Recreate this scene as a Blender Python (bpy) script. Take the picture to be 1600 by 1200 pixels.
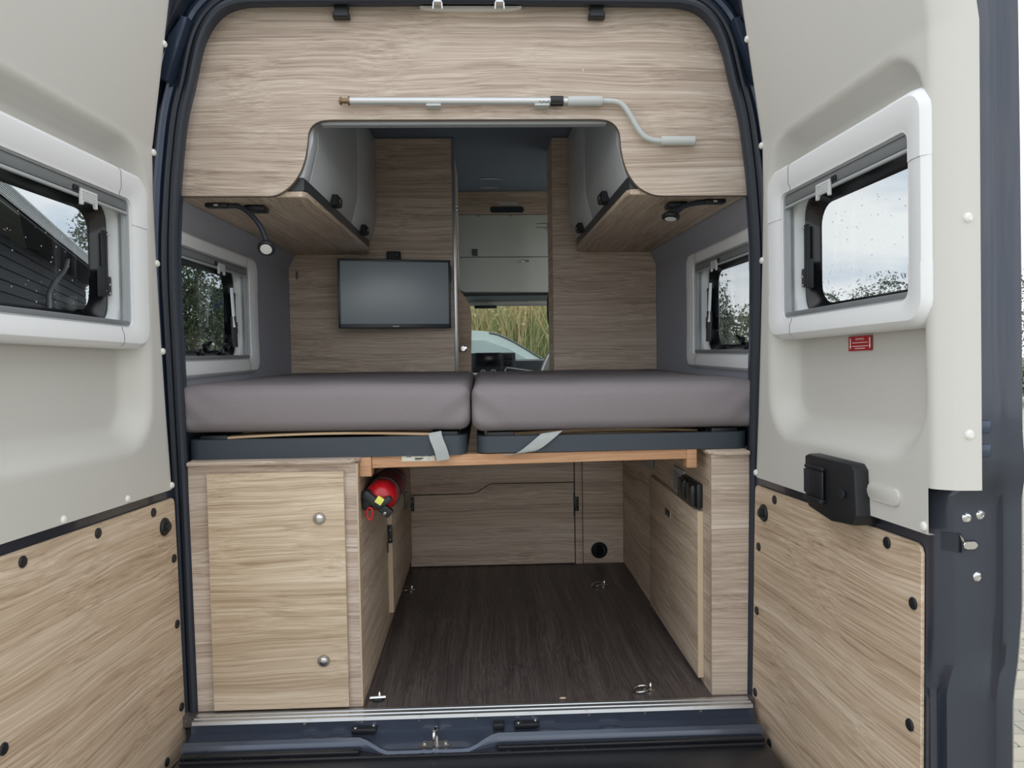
import bpy, bmesh, math, random
from mathutils import Vector, Matrix, noise
random.seed(7)
for o in list(bpy.data.objects): bpy.data.objects.remove(o, do_unlink=True)
scene = bpy.context.scene
COL = scene.collection
PI = math.pi
# ------------------------------------------------------------------ camera (phone main lens, behind the van)
camd = bpy.data.cameras.new('camera'); cam = bpy.data.objects.new('camera', camd); COL.objects.link(cam)
camd.sensor_width = 36.0; camd.lens = 27.0; camd.clip_start = 0.05; camd.clip_end = 300
YAW, PITCH, ROLL = math.radians(2.1078), math.radians(-2.5605), math.radians(0.85)
fw = Vector((math.sin(YAW)*math.cos(PITCH), math.cos(YAW)*math.cos(PITCH), math.sin(PITCH)))
ri = Vector((math.cos(YAW), -math.sin(YAW), 0)); up = ri.cross(fw)
ri2 = ri*math.cos(ROLL) - up*math.sin(ROLL); up2 = up*math.cos(ROLL) + ri*math.sin(ROLL)
mw = Matrix((ri2, up2, -fw)).transposed().to_4x4(); mw.translation = Vector((0.035, -2.09, 0.976))
cam.matrix_world = mw
scene.camera = cam
# ------------------------------------------------------------------ overcast sky
world = bpy.data.worlds.new('overcast_sky'); scene.world = world; world.use_nodes = True
nt = world.node_tree; nt.nodes.clear()
wo = nt.nodes.new('ShaderNodeOutputWorld'); bg = nt.nodes.new('ShaderNodeBackground')
tc = nt.nodes.new('ShaderNodeTexCoord'); mp = nt.nodes.new('ShaderNodeMapping'); mp.inputs['Scale'].default_value = (1.6, 1.6, 6.0)
nz = nt.nodes.new('ShaderNodeTexNoise'); nz.inputs['Scale'].default_value = 2.2; nz.inputs['Detail'].default_value = 7; nz.inputs['Roughness'].default_value = 0.55
cr = nt.nodes.new('ShaderNodeValToRGB')
cr.color_ramp.elements[0].position = 0.40; cr.color_ramp.elements[0].color = (0.66, 0.74, 0.83, 1)
cr.color_ramp.elements[1].position = 0.60; cr.color_ramp.elements[1].color = (1.04, 1.03, 1.01, 1)
nt.links.new(tc.outputs['Generated'], mp.inputs['Vector']); nt.links.new(mp.outputs[0], nz.inputs['Vector'])
nt.links.new(nz.outputs['Fac'], cr.inputs[0]); nt.links.new(cr.outputs[0], bg.inputs['Color']); nt.links.new(bg.outputs[0], wo.inputs['Surface'])
bg.inputs['Strength'].default_value = 1.0
vs = scene.view_settings
vs.view_transform = 'Standard'; vs.look = 'None'; vs.gamma = 1.0; vs.use_curve_mapping = False; vs.exposure = 0.85
scene.display_settings.display_device = 'sRGB'

# ------------------------------------------------------------------ materials
def lin(c):
    c = c/255.0
    return c/12.92 if c <= 0.04045 else ((c+0.055)/1.055)**2.4
def rgb(r, g, b): return (lin(r), lin(g), lin(b), 1.0)
def base_mat(name):
    m = bpy.data.materials.new(name); m.use_nodes = True
    return m, m.node_tree, m.node_tree.nodes['Principled BSDF']
def plain(name, col, rough=0.5, metal=0.0, spec=0.5, grain=0.0, gscale=60, coat=0.0, bump=0.0):
    m, t, p = base_mat(name)
    p.inputs['Base Color'].default_value = col; p.inputs['Roughness'].default_value = rough
    p.inputs['Metallic'].default_value = metal; p.inputs['Specular IOR Level'].default_value = spec
    if coat: p.inputs['Coat Weight'].default_value = coat; p.inputs['Coat Roughness'].default_value = 0.08
    tcn = t.nodes.new('ShaderNodeTexCoord'); n = t.nodes.new('ShaderNodeTexNoise')
    n.inputs['Scale'].default_value = gscale; n.inputs['Detail'].default_value = 4
    t.links.new(tcn.outputs['Object'], n.inputs['Vector'])
    if grain:
        mx = t.nodes.new('ShaderNodeMix'); mx.data_type = 'RGBA'
        mx.inputs[6].default_value = tuple(c*(1-grain) for c in col[:3])+(1,); mx.inputs[7].default_value = tuple(min(1, c*(1+grain)) for c in col[:3])+(1,)
        t.links.new(n.outputs['Fac'], mx.inputs[0]); t.links.new(mx.outputs[2], p.inputs['Base Color'])
    if bump:
        b = t.nodes.new('ShaderNodeBump'); b.inputs['Strength'].default_value = bump; b.inputs['Distance'].default_value = 0.002
        t.links.new(n.outputs['Fac'], b.inputs['Height']); t.links.new(b.outputs[0], p.inputs['Normal'])
    return m
def wood(name, axis, dark, mid, light, rough=0.55, off=0.0, fine=1.0):
    """streaky laminate: grain runs along the given local axis"""
    m, t, p = base_mat(name); L = t.links.new
    tcn = t.nodes.new('ShaderNodeTexCoord')
    def mapping(scale, loc=(0, 0, 0)):
        a = t.nodes.new('ShaderNodeMapping'); a.inputs['Scale'].default_value = scale; a.inputs['Location'].default_value = loc
        return a
    def S(al, ac): return (al, ac, ac) if axis == 'X' else ((ac, al, ac) if axis == 'Y' else (ac, ac, al))
    # slow waviness of the grain
    mw_ = mapping(S(1.3, 3.6), (off, off*1.7, off*0.6)); L(tcn.outputs['Object'], mw_.inputs[0])
    nw = t.nodes.new('ShaderNodeTexNoise'); nw.inputs['Scale'].default_value = 1.0; nw.inputs['Detail'].default_value = 2; L(mw_.outputs[0], nw.inputs['Vector'])
    sub = t.nodes.new('ShaderNodeVectorMath'); sub.operation = 'SUBTRACT'; sub.inputs[1].default_value = (0.5, 0.5, 0.5); L(nw.outputs['Color'], sub.inputs[0])
    sc = t.nodes.new('ShaderNodeVectorMath'); sc.operation = 'MULTIPLY'; sc.inputs[1].default_value = S(0.0, 0.075); L(sub.outputs[0], sc.inputs[0])
    add = t.nodes.new('ShaderNodeVectorMath'); add.operation = 'ADD'; L(tcn.outputs['Object'], add.inputs[0]); L(sc.outputs[0], add.inputs[1])
    def streak(al, ac, det, ro=0.6):
        a = mapping(S(al, ac), (off*3, off*2, off)); L(add.outputs[0], a.inputs[0])
        n = t.nodes.new('ShaderNodeTexNoise'); n.inputs['Scale'].default_value = 1.0; n.inputs['Detail'].default_value = det; n.inputs['Roughness'].default_value = ro
        L(a.outputs[0], n.inputs['Vector']); return n.outputs['Fac']
    s1 = streak(0.7, 18*fine, 5); s2 = streak(1.0, 170*fine, 6, 0.7); s3 = streak(3.0, 520*fine, 2)
    def mth(op, a, b):
        q = t.nodes.new('ShaderNodeMath'); q.operation = op
        for i, v in enumerate((a, b)):
            if isinstance(v, float): q.inputs[i].default_value = v
            else: L(v, q.inputs[i])
        return q.outputs[0]
    v = mth('ADD', mth('MULTIPLY', s1, 0.32), mth('ADD', mth('MULTIPLY', s2, 0.48), mth('MULTIPLY', s3, 0.20)))
    r = t.nodes.new('ShaderNodeValToRGB'); e = r.color_ramp.elements
    e[0].position = 0.395; e[0].color = dark; e[1].position = 0.605; e[1].color = light
    k = r.color_ramp.elements.new(0.5); k.color = mid
    L(v, r.inputs[0]); L(r.outputs[0], p.inputs['Base Color'])
    p.inputs['Roughness'].default_value = rough
    b = t.nodes.new('ShaderNodeBump'); b.inputs['Strength'].default_value = 0.12; b.inputs['Distance'].default_value = 0.001
    L(s2, b.inputs['Height']); L(b.outputs[0], p.inputs['Normal'])
    return m
def glass(name, tint, ior=1.45, rough=0.0):
    m = bpy.data.materials.new(name); m.use_nodes = True; t = m.node_tree; t.nodes.clear()
    o = t.nodes.new('ShaderNodeOutputMaterial'); mix = t.nodes.new('ShaderNodeMixShader'); ge = t.nodes.new('ShaderNodeNewGeometry')
    def mn(op, a, b=None):
        q = t.nodes.new('ShaderNodeMath'); q.operation = op
        for k, v in enumerate((a, b)):
            if v is None: continue
            if isinstance(v, float): q.inputs[k].default_value = v
            else: t.links.new(v, q.inputs[k])
        return q.outputs[0]
    dt = t.nodes.new('ShaderNodeVectorMath'); dt.operation = 'DOT_PRODUCT'; t.links.new(ge.outputs['Incoming'], dt.inputs[0]); t.links.new(ge.outputs['Normal'], dt.inputs[1])
    f0 = ((ior-1)/(ior+1))**2
    fac = mn('ADD', mn('MULTIPLY', mn('POWER', mn('SUBTRACT', 1.0, mn('ABSOLUTE', dt.outputs['Value'])), 5.0), 1.0-f0), f0)
    tr = t.nodes.new('ShaderNodeBsdfTransparent'); tr.inputs[0].default_value = tint
    gl = t.nodes.new('ShaderNodeBsdfGlossy'); gl.inputs['Roughness'].default_value = rough
    t.links.new(fac, mix.inputs[0]); t.links.new(tr.outputs[0], mix.inputs[1]); t.links.new(gl.outputs[0], mix.inputs[2]); t.links.new(mix.outputs[0], o.inputs[0])
    return m
WD, WM, WL = rgb(152, 133, 119), rgb(191, 173, 157), rgb(218, 205, 191)
MAT = {
 'wood_x': wood('oak_laminate_grain_x', 'X', WD, WM, WL),
 'wood_board': wood('oak_laminate_board', 'X', WD, WM, WL, off=3.1),
 'wood_warm': wood('oak_laminate_warm', 'X', rgb(164, 141, 115), rgb(202, 181, 155), rgb(226, 210, 187), off=5.3),
 'wood_door': wood('oak_laminate_door', 'X', rgb(158, 134, 111), rgb(199, 176, 151), rgb(224, 207, 186), off=8.2),
 'wood_y': wood('oak_laminate_grain_y', 'Y', rgb(158, 137, 118), rgb(199, 179, 157), rgb(224, 209, 190), off=1.7),
 'wood_far': wood('oak_laminate_far', 'X', rgb(158, 138, 121), rgb(198, 179, 159), rgb(223, 209, 192), off=6.6, rough=0.5),
 'beech': wood('beech', 'X', rgb(176, 128, 92), rgb(198, 152, 115), rgb(214, 172, 136), fine=0.5),
 'beech_pale': wood('beech_slat', 'X', rgb(200, 166, 124), rgb(216, 186, 148), rgb(226, 200, 164), fine=0.5),
 'edge': plain('laminate_edge', rgb(205, 184, 158), 0.5, grain=0.06),
 'edge_dark': plain('board_edge_band', rgb(120, 106, 94), 0.45),
 'floor': wood('dark_vinyl_floor', 'Y', rgb(58, 52, 52), rgb(84, 76, 75), rgb(112, 103, 101), rough=0.45, off=2.0, fine=1.3),
 'lining': plain('beige_door_lining', rgb(203, 201, 195), 0.55, grain=0.02, gscale=300, bump=0.06),
 'white': plain('white_frame_plastic', rgb(232, 233, 234), 0.4),
 'white2': plain('white_inner_plastic', rgb(220, 223, 224), 0.45),
 'rivet': plain('white_clip', rgb(228, 227, 222), 0.4),
 'grey_rail': plain('grey_blind_rail', rgb(168, 172, 174), 0.4),
 'cassette': plain('grey_blind_cassette', rgb(118, 121, 124), 0.4),
 'handle_white': plain('pale_blind_handle', rgb(205, 208, 208), 0.45),
 'felt': plain('grey_wall_felt', rgb(166, 168, 177), 0.95, grain=0.08, gscale=220, spec=0.1),
 'felt_dark': plain('shade_tinted_ceiling_felt', rgb(122, 134, 150), 0.95, grain=0.05, gscale=200, spec=0.1),  # blue in the base stands in for the cool cast of shade
 'metal': plain('anthracite_paint', rgb(52, 58, 71), 0.30, metal=0.3, coat=0.7),
 'metal_blue': plain('anthracite_frame_paint', rgb(54, 66, 86), 0.35, metal=0.3, coat=0.4),
 'sill_paint_lit': plain('sill_paint_lit', rgb(76, 84, 100), 0.26, metal=0.45, coat=0.6),  # body paint lightened to stand in for the sill's bright highlights
 'rubber': plain('black_rubber', rgb(38, 44, 54), 0.5),
 'black': plain('black_plastic', rgb(28, 30, 34), 0.45),
 'black_gloss': plain('black_gloss_plastic', rgb(18, 19, 22), 0.2),
 'step': plain('black_step_plastic', rgb(34, 36, 41), 0.3, grain=0.25, gscale=30),
 'alu': plain('aluminium', rgb(200, 203, 206), 0.3, metal=0.9),
 'alu_paint': plain('silver_tube', rgb(208, 210, 210), 0.35, metal=0.55),
 'grip': plain('pale_grey_grip', rgb(196, 200, 198), 0.5),
 'chrome': plain('chrome', rgb(210, 210, 210), 0.15, metal=1.0),
 'nickel': plain('brushed_nickel', rgb(170, 165, 158), 0.35, metal=0.9),
 'brass': plain('brass_tip', rgb(140, 118, 90), 0.35, metal=0.8),
 'fabric': plain('grey_jersey_sheet', rgb(140, 133, 136), 0.95, grain=0.10, gscale=350, spec=0.15, bump=0.25),
 'tray': plain('slate_bed_tray', rgb(58, 67, 76), 0.5),
 'strap': plain('grey_webbing', rgb(172, 177, 176), 0.7, grain=0.15, gscale=500, bump=0.3),
 'locker': plain('grey_gloss_locker', rgb(206, 210, 214), 0.28),
 'locker_rail': plain('dark_locker_rail', rgb(58, 60, 64), 0.4),
 'red': plain('red_enamel', rgb(190, 22, 34), 0.3, coat=0.3),
 'red_label': plain('dark_red_print', rgb(110, 40, 48), 0.45),
 'yellow': plain('yellow_plastic', rgb(236, 236, 110), 0.5),
 'sticker_red': plain('red_sticker', rgb(176, 28, 40), 0.5),
 'paper': plain('white_paper', rgb(222, 220, 210), 0.7),
 'ink': plain('black_ink', rgb(40, 42, 40), 0.7),
 'print_white': plain('white_print', rgb(240, 225, 222), 0.6),
 'lamp_lens': plain('lamp_lens', rgb(228, 228, 224), 0.4),
 'tv_frame': plain('tv_bezel', rgb(44, 52, 60), 0.35),
 'tv_screen': plain('tv_panel_sky_sheen', rgb(156, 168, 175), 0.35, spec=1.0),  # pale base stands in for sky reflected on the dark screen
 'pane_door': glass('tinted_acrylic', (0.69, 0.71, 0.72, 1)),
 'pane_side': glass('tinted_acrylic_side', (0.68, 0.70, 0.71, 1)),
 'windscreen': glass('windscreen_glass', (0.84, 0.88, 0.86, 1)),
 'drop': plain('water_drop', rgb(225, 228, 230), 0.1),
 'wet': plain('wet_bead', rgb(40, 42, 46), 0.05),
 'flap': plain('grey_green_flap', rgb(206, 212, 204), 0.35),
 'dash': plain('dashboard_plastic', rgb(82, 88, 92), 0.6),
 'console': plain('grey_console', rgb(196, 200, 194), 0.6),
 'screen_dark': plain('dark_display', rgb(30, 38, 46), 0.25),
 'seat': plain('seat_fabric', rgb(150, 152, 148), 0.8),
 'pale_edging': plain('white_edging', rgb(235, 235, 235), 0.6),
 'asphalt': plain('joint_sand', rgb(110, 104, 92), 0.9, grain=0.2, gscale=20),
 'board_dark': plain('black_stained_board', rgb(48, 54, 62), 0.75, grain=0.2, gscale=12),
 'board_grey': plain('weathered_board', rgb(120, 120, 116), 0.85, grain=0.15, gscale=9),
 'roof_tile': plain('sky_sheen_roof_tile', rgb(236, 238, 238), 0.35, grain=0.1, gscale=5),  # near-white base stands in for sky reflected on wet tiles
 'zinc': plain('zinc', rgb(150, 154, 158), 0.5, metal=0.5),
 'bark': plain('bark', rgb(92, 84, 74), 0.9, grain=0.2, gscale=12),
 'leaf': plain('leaf_green', rgb(96, 112, 84), 0.75, grain=0.35, gscale=1.5),
 'leaf_pale': plain('leaf_pale', rgb(140, 148, 118), 0.75, grain=0.35, gscale=1.5),
 'leaf_grey': plain('leaf_grey', rgb(120, 126, 112), 0.8, grain=0.3, gscale=1.5),
 'reed': plain('reed_green', rgb(140, 152, 96), 0.8, grain=0.4, gscale=3),
 'reed_dry': plain('reed_dry', rgb(206, 186, 140), 0.85, grain=0.25, gscale=3),
 'blue_wall': plain('blue_render', rgb(58, 88, 138), 0.8, grain=0.06, gscale=3),
 'brick_wall': plain('red_brown_wall', rgb(134, 100, 92), 0.85, grain=0.1, gscale=6),
 'car_white': plain('pale_car_paint', rgb(226, 236, 236), 0.3, coat=0.5),
 'car_glass': plain('car_glass', rgb(190, 206, 208), 0.12, spec=0.8),
 'tyre': plain('tyre', rgb(30, 30, 30), 0.8),
 'grass': plain('lawn', rgb(110, 124, 84), 0.9, grain=0.3, gscale=3),
 'paver_a': plain('paver_sand', rgb(182, 177, 160), 0.85, grain=0.12, gscale=40, bump=0.4),
 'paver_b': plain('paver_grey', rgb(168, 163, 150), 0.85, grain=0.12, gscale=40, bump=0.4),
}

# ------------------------------------------------------------------ mesh builder
def roundrect(x0, x1, z0, z1, r, n=6):
    pts = []
    for cx, cz, a0 in ((x1-r, z1-r, 0), (x0+r, z1-r, 90), (x0+r, z0+r, 180), (x1-r, z0+r, 270)):
        for i in range(n+1):
            a = math.radians(a0+90*i/n); pts.append((cx+r*math.cos(a), cz+r*math.sin(a)))
    return pts
def smooth_path(pts, n=6, closed=False):
    P = [Vector(p) for p in pts]; out = []; N = len(P)
    for i in range(N if closed else N-1):
        p0 = P[(i-1) % N] if (closed or i > 0) else P[i]; p1 = P[i]; p2 = P[(i+1) % N]
        p3 = P[(i+2) % N] if (closed or i+2 < N) else p2
        for k in range(n):
            t = k/n
            out.append(0.5*((2*p1)+(p2-p0)*t+(2*p0-5*p1+4*p2-p3)*t*t+(3*p1-p0-3*p2+p3)*t**3))
    if not closed: out.append(P[-1])
    return out
class M:
    def __init__(self, s=1.0): self.bm = bmesh.new(); self.s = s
    def box(self, x0, x1, y0, y1, z0, z1, b=0.0, seg=2):
        r = bmesh.ops.create_cube(self.bm, size=1.0); vs_ = r['verts']
        bmesh.ops.scale(self.bm, vec=(abs(x1-x0), abs(y1-y0), abs(z1-z0)), verts=vs_)
        bmesh.ops.translate(self.bm, vec=((x0+x1)/2, (y0+y1)/2, (z0+z1)/2), verts=vs_)
        if b > 0:
            es = {e for v in vs_ for e in v.link_edges}
            bmesh.ops.bevel(self.bm, geom=list(es), offset=b, segments=seg, affect='EDGES', profile=0.5)
        return self
    def prism(self, pts, axis, a, b, bev=0.0, seg=1):
        def q(p, t): return {'x': (t, p[0], p[1]), 'y': (p[0], t, p[1]), 'z': (p[0], p[1], t)}[axis]
        A = [self.bm.verts.new(q(p, a)) for p in pts]; B = [self.bm.verts.new(q(p, b)) for p in pts]; n = len(pts)
        fs = [self.bm.faces.new(A), self.bm.faces.new(B[::-1])]
        for i in range(n): self.bm.faces.new((A[i], B[i], B[(i+1) % n], A[(i+1) % n]))
        if bev > 0:
            es = list({e for f in fs for e in f.edges})
            bmesh.ops.bevel(self.bm, geom=es, offset=bev, segments=seg, affect='EDGES', profile=0.5)
        return self
    def loft(self, loops, closed=True, caps=False, idx=None):
        R = [[self.bm.verts.new(p) for p in lp] for lp in loops]; n = len(R[0])
        rng = idx if idx is not None else range(n if closed else n-1)
        for a in range(len(R)-1):
            for i in rng:
                j = (i+1) % n
                try: self.bm.faces.new((R[a][i], R[a][j], R[a+1][j], R[a+1][i]))
                except ValueError: pass
        if caps: self.bm.faces.new(R[0][::-1]); self.bm.faces.new(R[-1])
        if idx is not None:
            for lp in R:
                for v in lp:
                    if not v.link_faces: self.bm.verts.remove(v)
        return self
    def tube(self, path, r, seg=10, closed=False, caps=True):
        P = [Vector(p) for p in path]; n = len(P); loops = []; prev = None
        for i in range(n):
            a = P[(i-1) % n] if (closed or i > 0) else P[i]; b = P[(i+1) % n] if (closed or i < n-1) else P[i]
            d = (b-a).normalized()
            if prev is None:
                q = Vector((0, 0, 1)) if abs(d.z) < 0.9 else Vector((1, 0, 0)); x = d.cross(q).normalized()
            else: x = (prev - d*prev.dot(d)).normalized()
            prev = x; y = d.cross(x); rr = r[i] if isinstance(r, (list, tuple)) else r
            loops.append([P[i]+x*(rr*math.cos(2*PI*k/seg))+y*(rr*math.sin(2*PI*k/seg)) for k in range(seg)])
        if closed: loops.append(loops[0])
        return self.loft(loops, True, caps and not closed)
    def cyl(self, p0, p1, r, seg=16, r1=None): return self.tube([p0, p1], [r, r if r1 is None else r1], seg)
    def lathe(self, o, ax, prof, seg=20):
        o = Vector(o); d = Vector(ax).normalized(); q = Vector((0, 0, 1)) if abs(d.z) < 0.9 else Vector((1, 0, 0)); x = d.cross(q).normalized(); y = d.cross(x)
        return self.loft([[o+d*t+x*(r*math.cos(2*PI*k/seg))+y*(r*math.sin(2*PI*k/seg)) for k in range(seg)] for r, t in prof], True, True)
    def sphere(self, c, r, u=14, v=9):
        mt = Matrix.Translation(c) @ Matrix.Diagonal((*(r if isinstance(r, (tuple, list)) else (r, r, r)), 1))
        bmesh.ops.create_uvsphere(self.bm, u_segments=u, v_segments=v, radius=1.0, matrix=mt); return self
    def strip(self, path, w, t):
        """flat band: path of points, w = half width vector per point or one vector, t = thickness vector"""
        P = [Vector(p) for p in path]; W = [Vector(x) for x in w] if isinstance(w[0], (tuple, list, Vector)) else [Vector(w)]*len(P); T = Vector(t)
        return self.loft([[p-a, p+a, p+a+T, p-a+T] for p, a in zip(P, W)], True, True)
    def rot(self, mat): bmesh.ops.transform(self.bm, matrix=mat, verts=self.bm.verts); return self
    def build(self, name, mat, parent=None, smooth=True, ang=35, keep=False):
        bm = self.bm
        if self.s < 0:
            for v in bm.verts: v.co.y = -v.co.y
        bmesh.ops.recalc_face_normals(bm, faces=bm.faces)
        if smooth:
            for f in bm.faces: f.smooth = True
            ca = math.radians(ang)
            for e in bm.edges:
                if len(e.link_faces) == 2 and e.calc_face_angle(0) > ca: e.smooth = False
        me = bpy.data.meshes.new(name); bm.to_mesh(me); bm.free()
        o = bpy.data.objects.new(name, me); COL.objects.link(o)
        me.materials.append(MAT[mat] if isinstance(mat, str) else mat)
        if parent is not None: attach(o, parent)
        return o
def attach(o, parent):
    o.parent = parent
    p = parent if parent.type == 'EMPTY' else (parent.parent or parent)
    if parent.type == 'EMPTY' and not parent.get('localspace'): o.matrix_parent_inverse = Matrix.Translation(-parent.location)
def tag(o, label, cat, group=None, kind=None):
    o['label'] = label; o['category'] = cat
    if group: o['group'] = group
    if kind: o['kind'] = kind
    return o
def thing(name, label, cat, loc=(0, 0, 0), group=None, kind=None):
    o = bpy.data.objects.new(name, None); COL.objects.link(o); o.location = loc; o.empty_display_size = 0.05
    return tag(o, label, cat, group, kind)
def frame_thing(name, label, cat, o, ux, uy, uz, group=None, kind=None):
    e = bpy.data.objects.new(name, None); COL.objects.link(e); e.empty_display_size = 0.05
    m = Matrix((Vector(ux), Vector(uy), Vector(uz))).transposed().to_4x4(); m.translation = Vector(o); e.matrix_world = m
    e['localspace'] = 1
    return tag(e, label, cat, group, kind)
def clone(o, delta, parent):
    c = o.copy(); COL.objects.link(c); c.parent = parent
    c.location = o.location + Vector(delta)
    return c
def cut_through(o, cutter):
    md = o.modifiers.new('cut', 'BOOLEAN'); md.operation = 'DIFFERENCE'; md.object = cutter; md.solver = 'EXACT'
    dg = bpy.context.evaluated_depsgraph_get(); me = bpy.data.meshes.new_from_object(o.evaluated_get(dg))
    o.modifiers.clear(); o.data = me; bpy.data.objects.remove(cutter)
def interp(tab, x):
    if x <= tab[0][0]: return tab[0][1]
    for (a, b), (c, d) in zip(tab, tab[1:]):
        if x <= c: return b+(d-b)*(x-a)/(c-a)
    return tab[-1][1]
def sstep(a, b, x):
    t = max(0, min(1, (x-a)/(b-a))); return t*t*(3-2*t)
def text_mesh(txt, size, name, mat, parent, m, depth=0.0002):
    cu = bpy.data.curves.new(name, 'FONT'); cu.body = txt; cu.size = size; cu.align_x = 'CENTER'; cu.align_y = 'CENTER'; cu.extrude = depth
    to = bpy.data.objects.new(name+'_tmp', cu); COL.objects.link(to)
    me = bpy.data.meshes.new_from_object(to.evaluated_get(bpy.context.evaluated_depsgraph_get()))
    bpy.data.objects.remove(to); bpy.data.curves.remove(cu)
    me.transform(m); o = bpy.data.objects.new(name, me); COL.objects.link(o); me.materials.clear(); me.materials.append(MAT[mat])
    attach(o, parent); return o

# ================================================================== ROOM SHELL OF THE VAN
GZ = -0.68          # street level below the van floor
f = M().box(-0.83, 0.83, -0.028, 4.3, -0.03, 0.0).build('floor', 'floor', None, False)
tag(f, 'dark wood-look vinyl floor of the rear garage under the bed', 'floor', None, 'structure')
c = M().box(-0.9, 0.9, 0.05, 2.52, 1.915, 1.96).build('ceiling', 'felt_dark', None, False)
tag(c, 'dark grey felt ceiling above the bed and the aisle', 'ceiling', None, 'structure')
roof = M().box(-0.98, 0.98, 0.03, 4.0, 1.965, 2.05, 0.03).build('trim_5', 'metal', None)
tag(roof, 'anthracite outer roof skin over the grey ceiling', 'roof', None, 'structure')
def side_wall(side):
    s = -1 if side == 'left' else 1
    m = M()
    def bx(y0, y1, z0, z1, x0=0.818, x1=0.90): m.box(s*x0, s*x1, y0, y1, z0, z1)
    yn, yf = (0.085, 0.745) if s < 0 else (0.10, 0.715)
    bx(0.03, yn, 0.945, 1.29); bx(0.03, 1.70, 1.29, 1.96); bx(0.03, 1.70, -0.25, 0.945); bx(2.95, 4.3, -0.25, 0.945); bx(2.95, 3.05, 0.945, 1.96)
    if s < 0: bx(1.70, 2.95, -0.25, 0.945); bx(1.70, 2.95, 1.45, 1.96); bx(yf, 2.10, 0.945, 1.29); bx(1.70, 2.10, 1.29, 1.45)
    else: bx(1.70, 2.95, 1.75, 1.96); bx(yf, 1.70, 0.945, 1.29)      # right: unseen opening added as an open side door, lets daylight in
    bx(3.05, 4.0, 1.42, 1.96); bx(3.95, 4.05, 0.945, 1.42)
    # sloping felt shoulder above the window
    m.prism([(s*0.818, 1.345), (s*0.79, 1.40), (s*0.79, 1.45), (s*0.818, 1.45)], 'y', 0.05, 1.36)
    o = m.build('wall_'+side, 'felt', None, False)
    return tag(o, 'grey felt-lined %s side wall of the sleeping area' % side, 'wall', None, 'structure')
side_wall('left'); side_wall('right')
for s, nm in ((-1, 'left'), (1, 'right')):
    o = M().box(s*0.905, s*0.98, 0.03, 1.70 if s > 0 else 4.3, -0.5, 0.86, 0.01).build('trim_%d' % (6 if s < 0 else 7), 'metal', None)
    tag(o, 'anthracite outer body skin of the %s van side' % nm, 'body panel', None, 'structure')

w_ = thing('added_window_6', 'added window of the left living area wall, unseen behind the wardrobe, brightens the interior', 'window', (-0.86, 2.5, 1.1), None, 'structure')  # added unseen window, brings daylight to the aisle and cab
M().prism(roundrect(2.11, 2.94, 0.955, 1.44, 0.05), 'x', -0.868, -0.872).build('pane', 'windscreen', w_, False)
M().loft([[(a, y, z) for y, z in roundrect(2.10-e, 2.95+e, 0.945-e, 1.45+e, 0.05)] for a, e in ((-0.818, 0.03), (-0.805, 0.02), (-0.805, 0.0), (-0.866, 0.0))]).build('frame', 'white', w_)

# aperture contour of the rear opening (half section, X over Z)
CONT = [(0.761, -0.05), (0.761, 0.0), (0.764, 0.3), (0.767, 0.6), (0.772, 0.9), (0.776, 1.2), (0.766, 1.39), (0.752, 1.52), (0.738, 1.61), (0.717, 1.69), (0.689, 1.80), (0.652, 1.862), (0.60, 1.891), (0.5, 1.897), (0.25, 1.899), (0.0, 1.90)]
def contour(off, y):
    half = smooth_path([(x, 0, z) for x, z in CONT], 5)
    pts = [Vector((-p.x, 0, p.z)) for p in half] + [p.copy() for p in half[-2::-1]]
    out = []
    for i, p in enumerate(pts):
        a = pts[max(0, i-1)]; b = pts[min(len(pts)-1, i+1)]; d = (b-a).normalized(); nrm = Vector((-d.z, 0, d.x))
        q = p+nrm*off; q.y = y; out.append(q)
    return out
ap = thing('trim_1', 'anthracite painted rear door aperture frame with black rubber seal', 'door frame', (0, 0, 0), None, 'structure')
M().loft([contour(0.012, 0.06), contour(0.012, 0.02), contour(0.03, 0.012), contour(0.05, 0.016), contour(0.058, 0.03), contour(0.085, 0.034), contour(0.095, 0.0), contour(0.15, 0.0), contour(0.15, 0.08), contour(0.012, 0.06)], False).build('body_flange', 'metal_blue', ap)
M().tube(contour(0.011, 0.003), 0.0125, 10).build('rubber_seal', 'rubber', ap)
M().tube(contour(0.034, 0.008), 0.009, 8).build('seal_lip', 'rubber', ap)
M().tube(contour(0.064, 0.02), 0.014, 8).build('gutter_bead', 'metal_blue', ap)
for s in (-1, 1):
    M().prism([(s*0.80, 1.70), (s*0.765, 1.80), (s*0.735, 1.855), (s*0.715, 1.85), (s*0.745, 1.765), (s*0.775, 1.685)], 'y', -0.035, 0.02, 0.008, 2).build('hinge_cover', 'metal_blue', ap)
    M().prism([(s*0.845, 1.80), (s*0.79, 1.875), (s*0.73, 1.93), (s*0.66, 1.965), (s*0.66, 2.02), (s*0.86, 2.02)], 'y', -0.03, 0.03, 0.01, 2).build('corner_bracket', 'metal', ap)
    M().prism([(s*0.775, 1.79), (s*0.755, 1.835), (s*0.725, 1.885), (s*0.74, 1.90), (s*0.79, 1.845)], 'y', -0.05, 0.0, 0.006, 2).build('corner_cap', 'rubber', ap)

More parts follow.
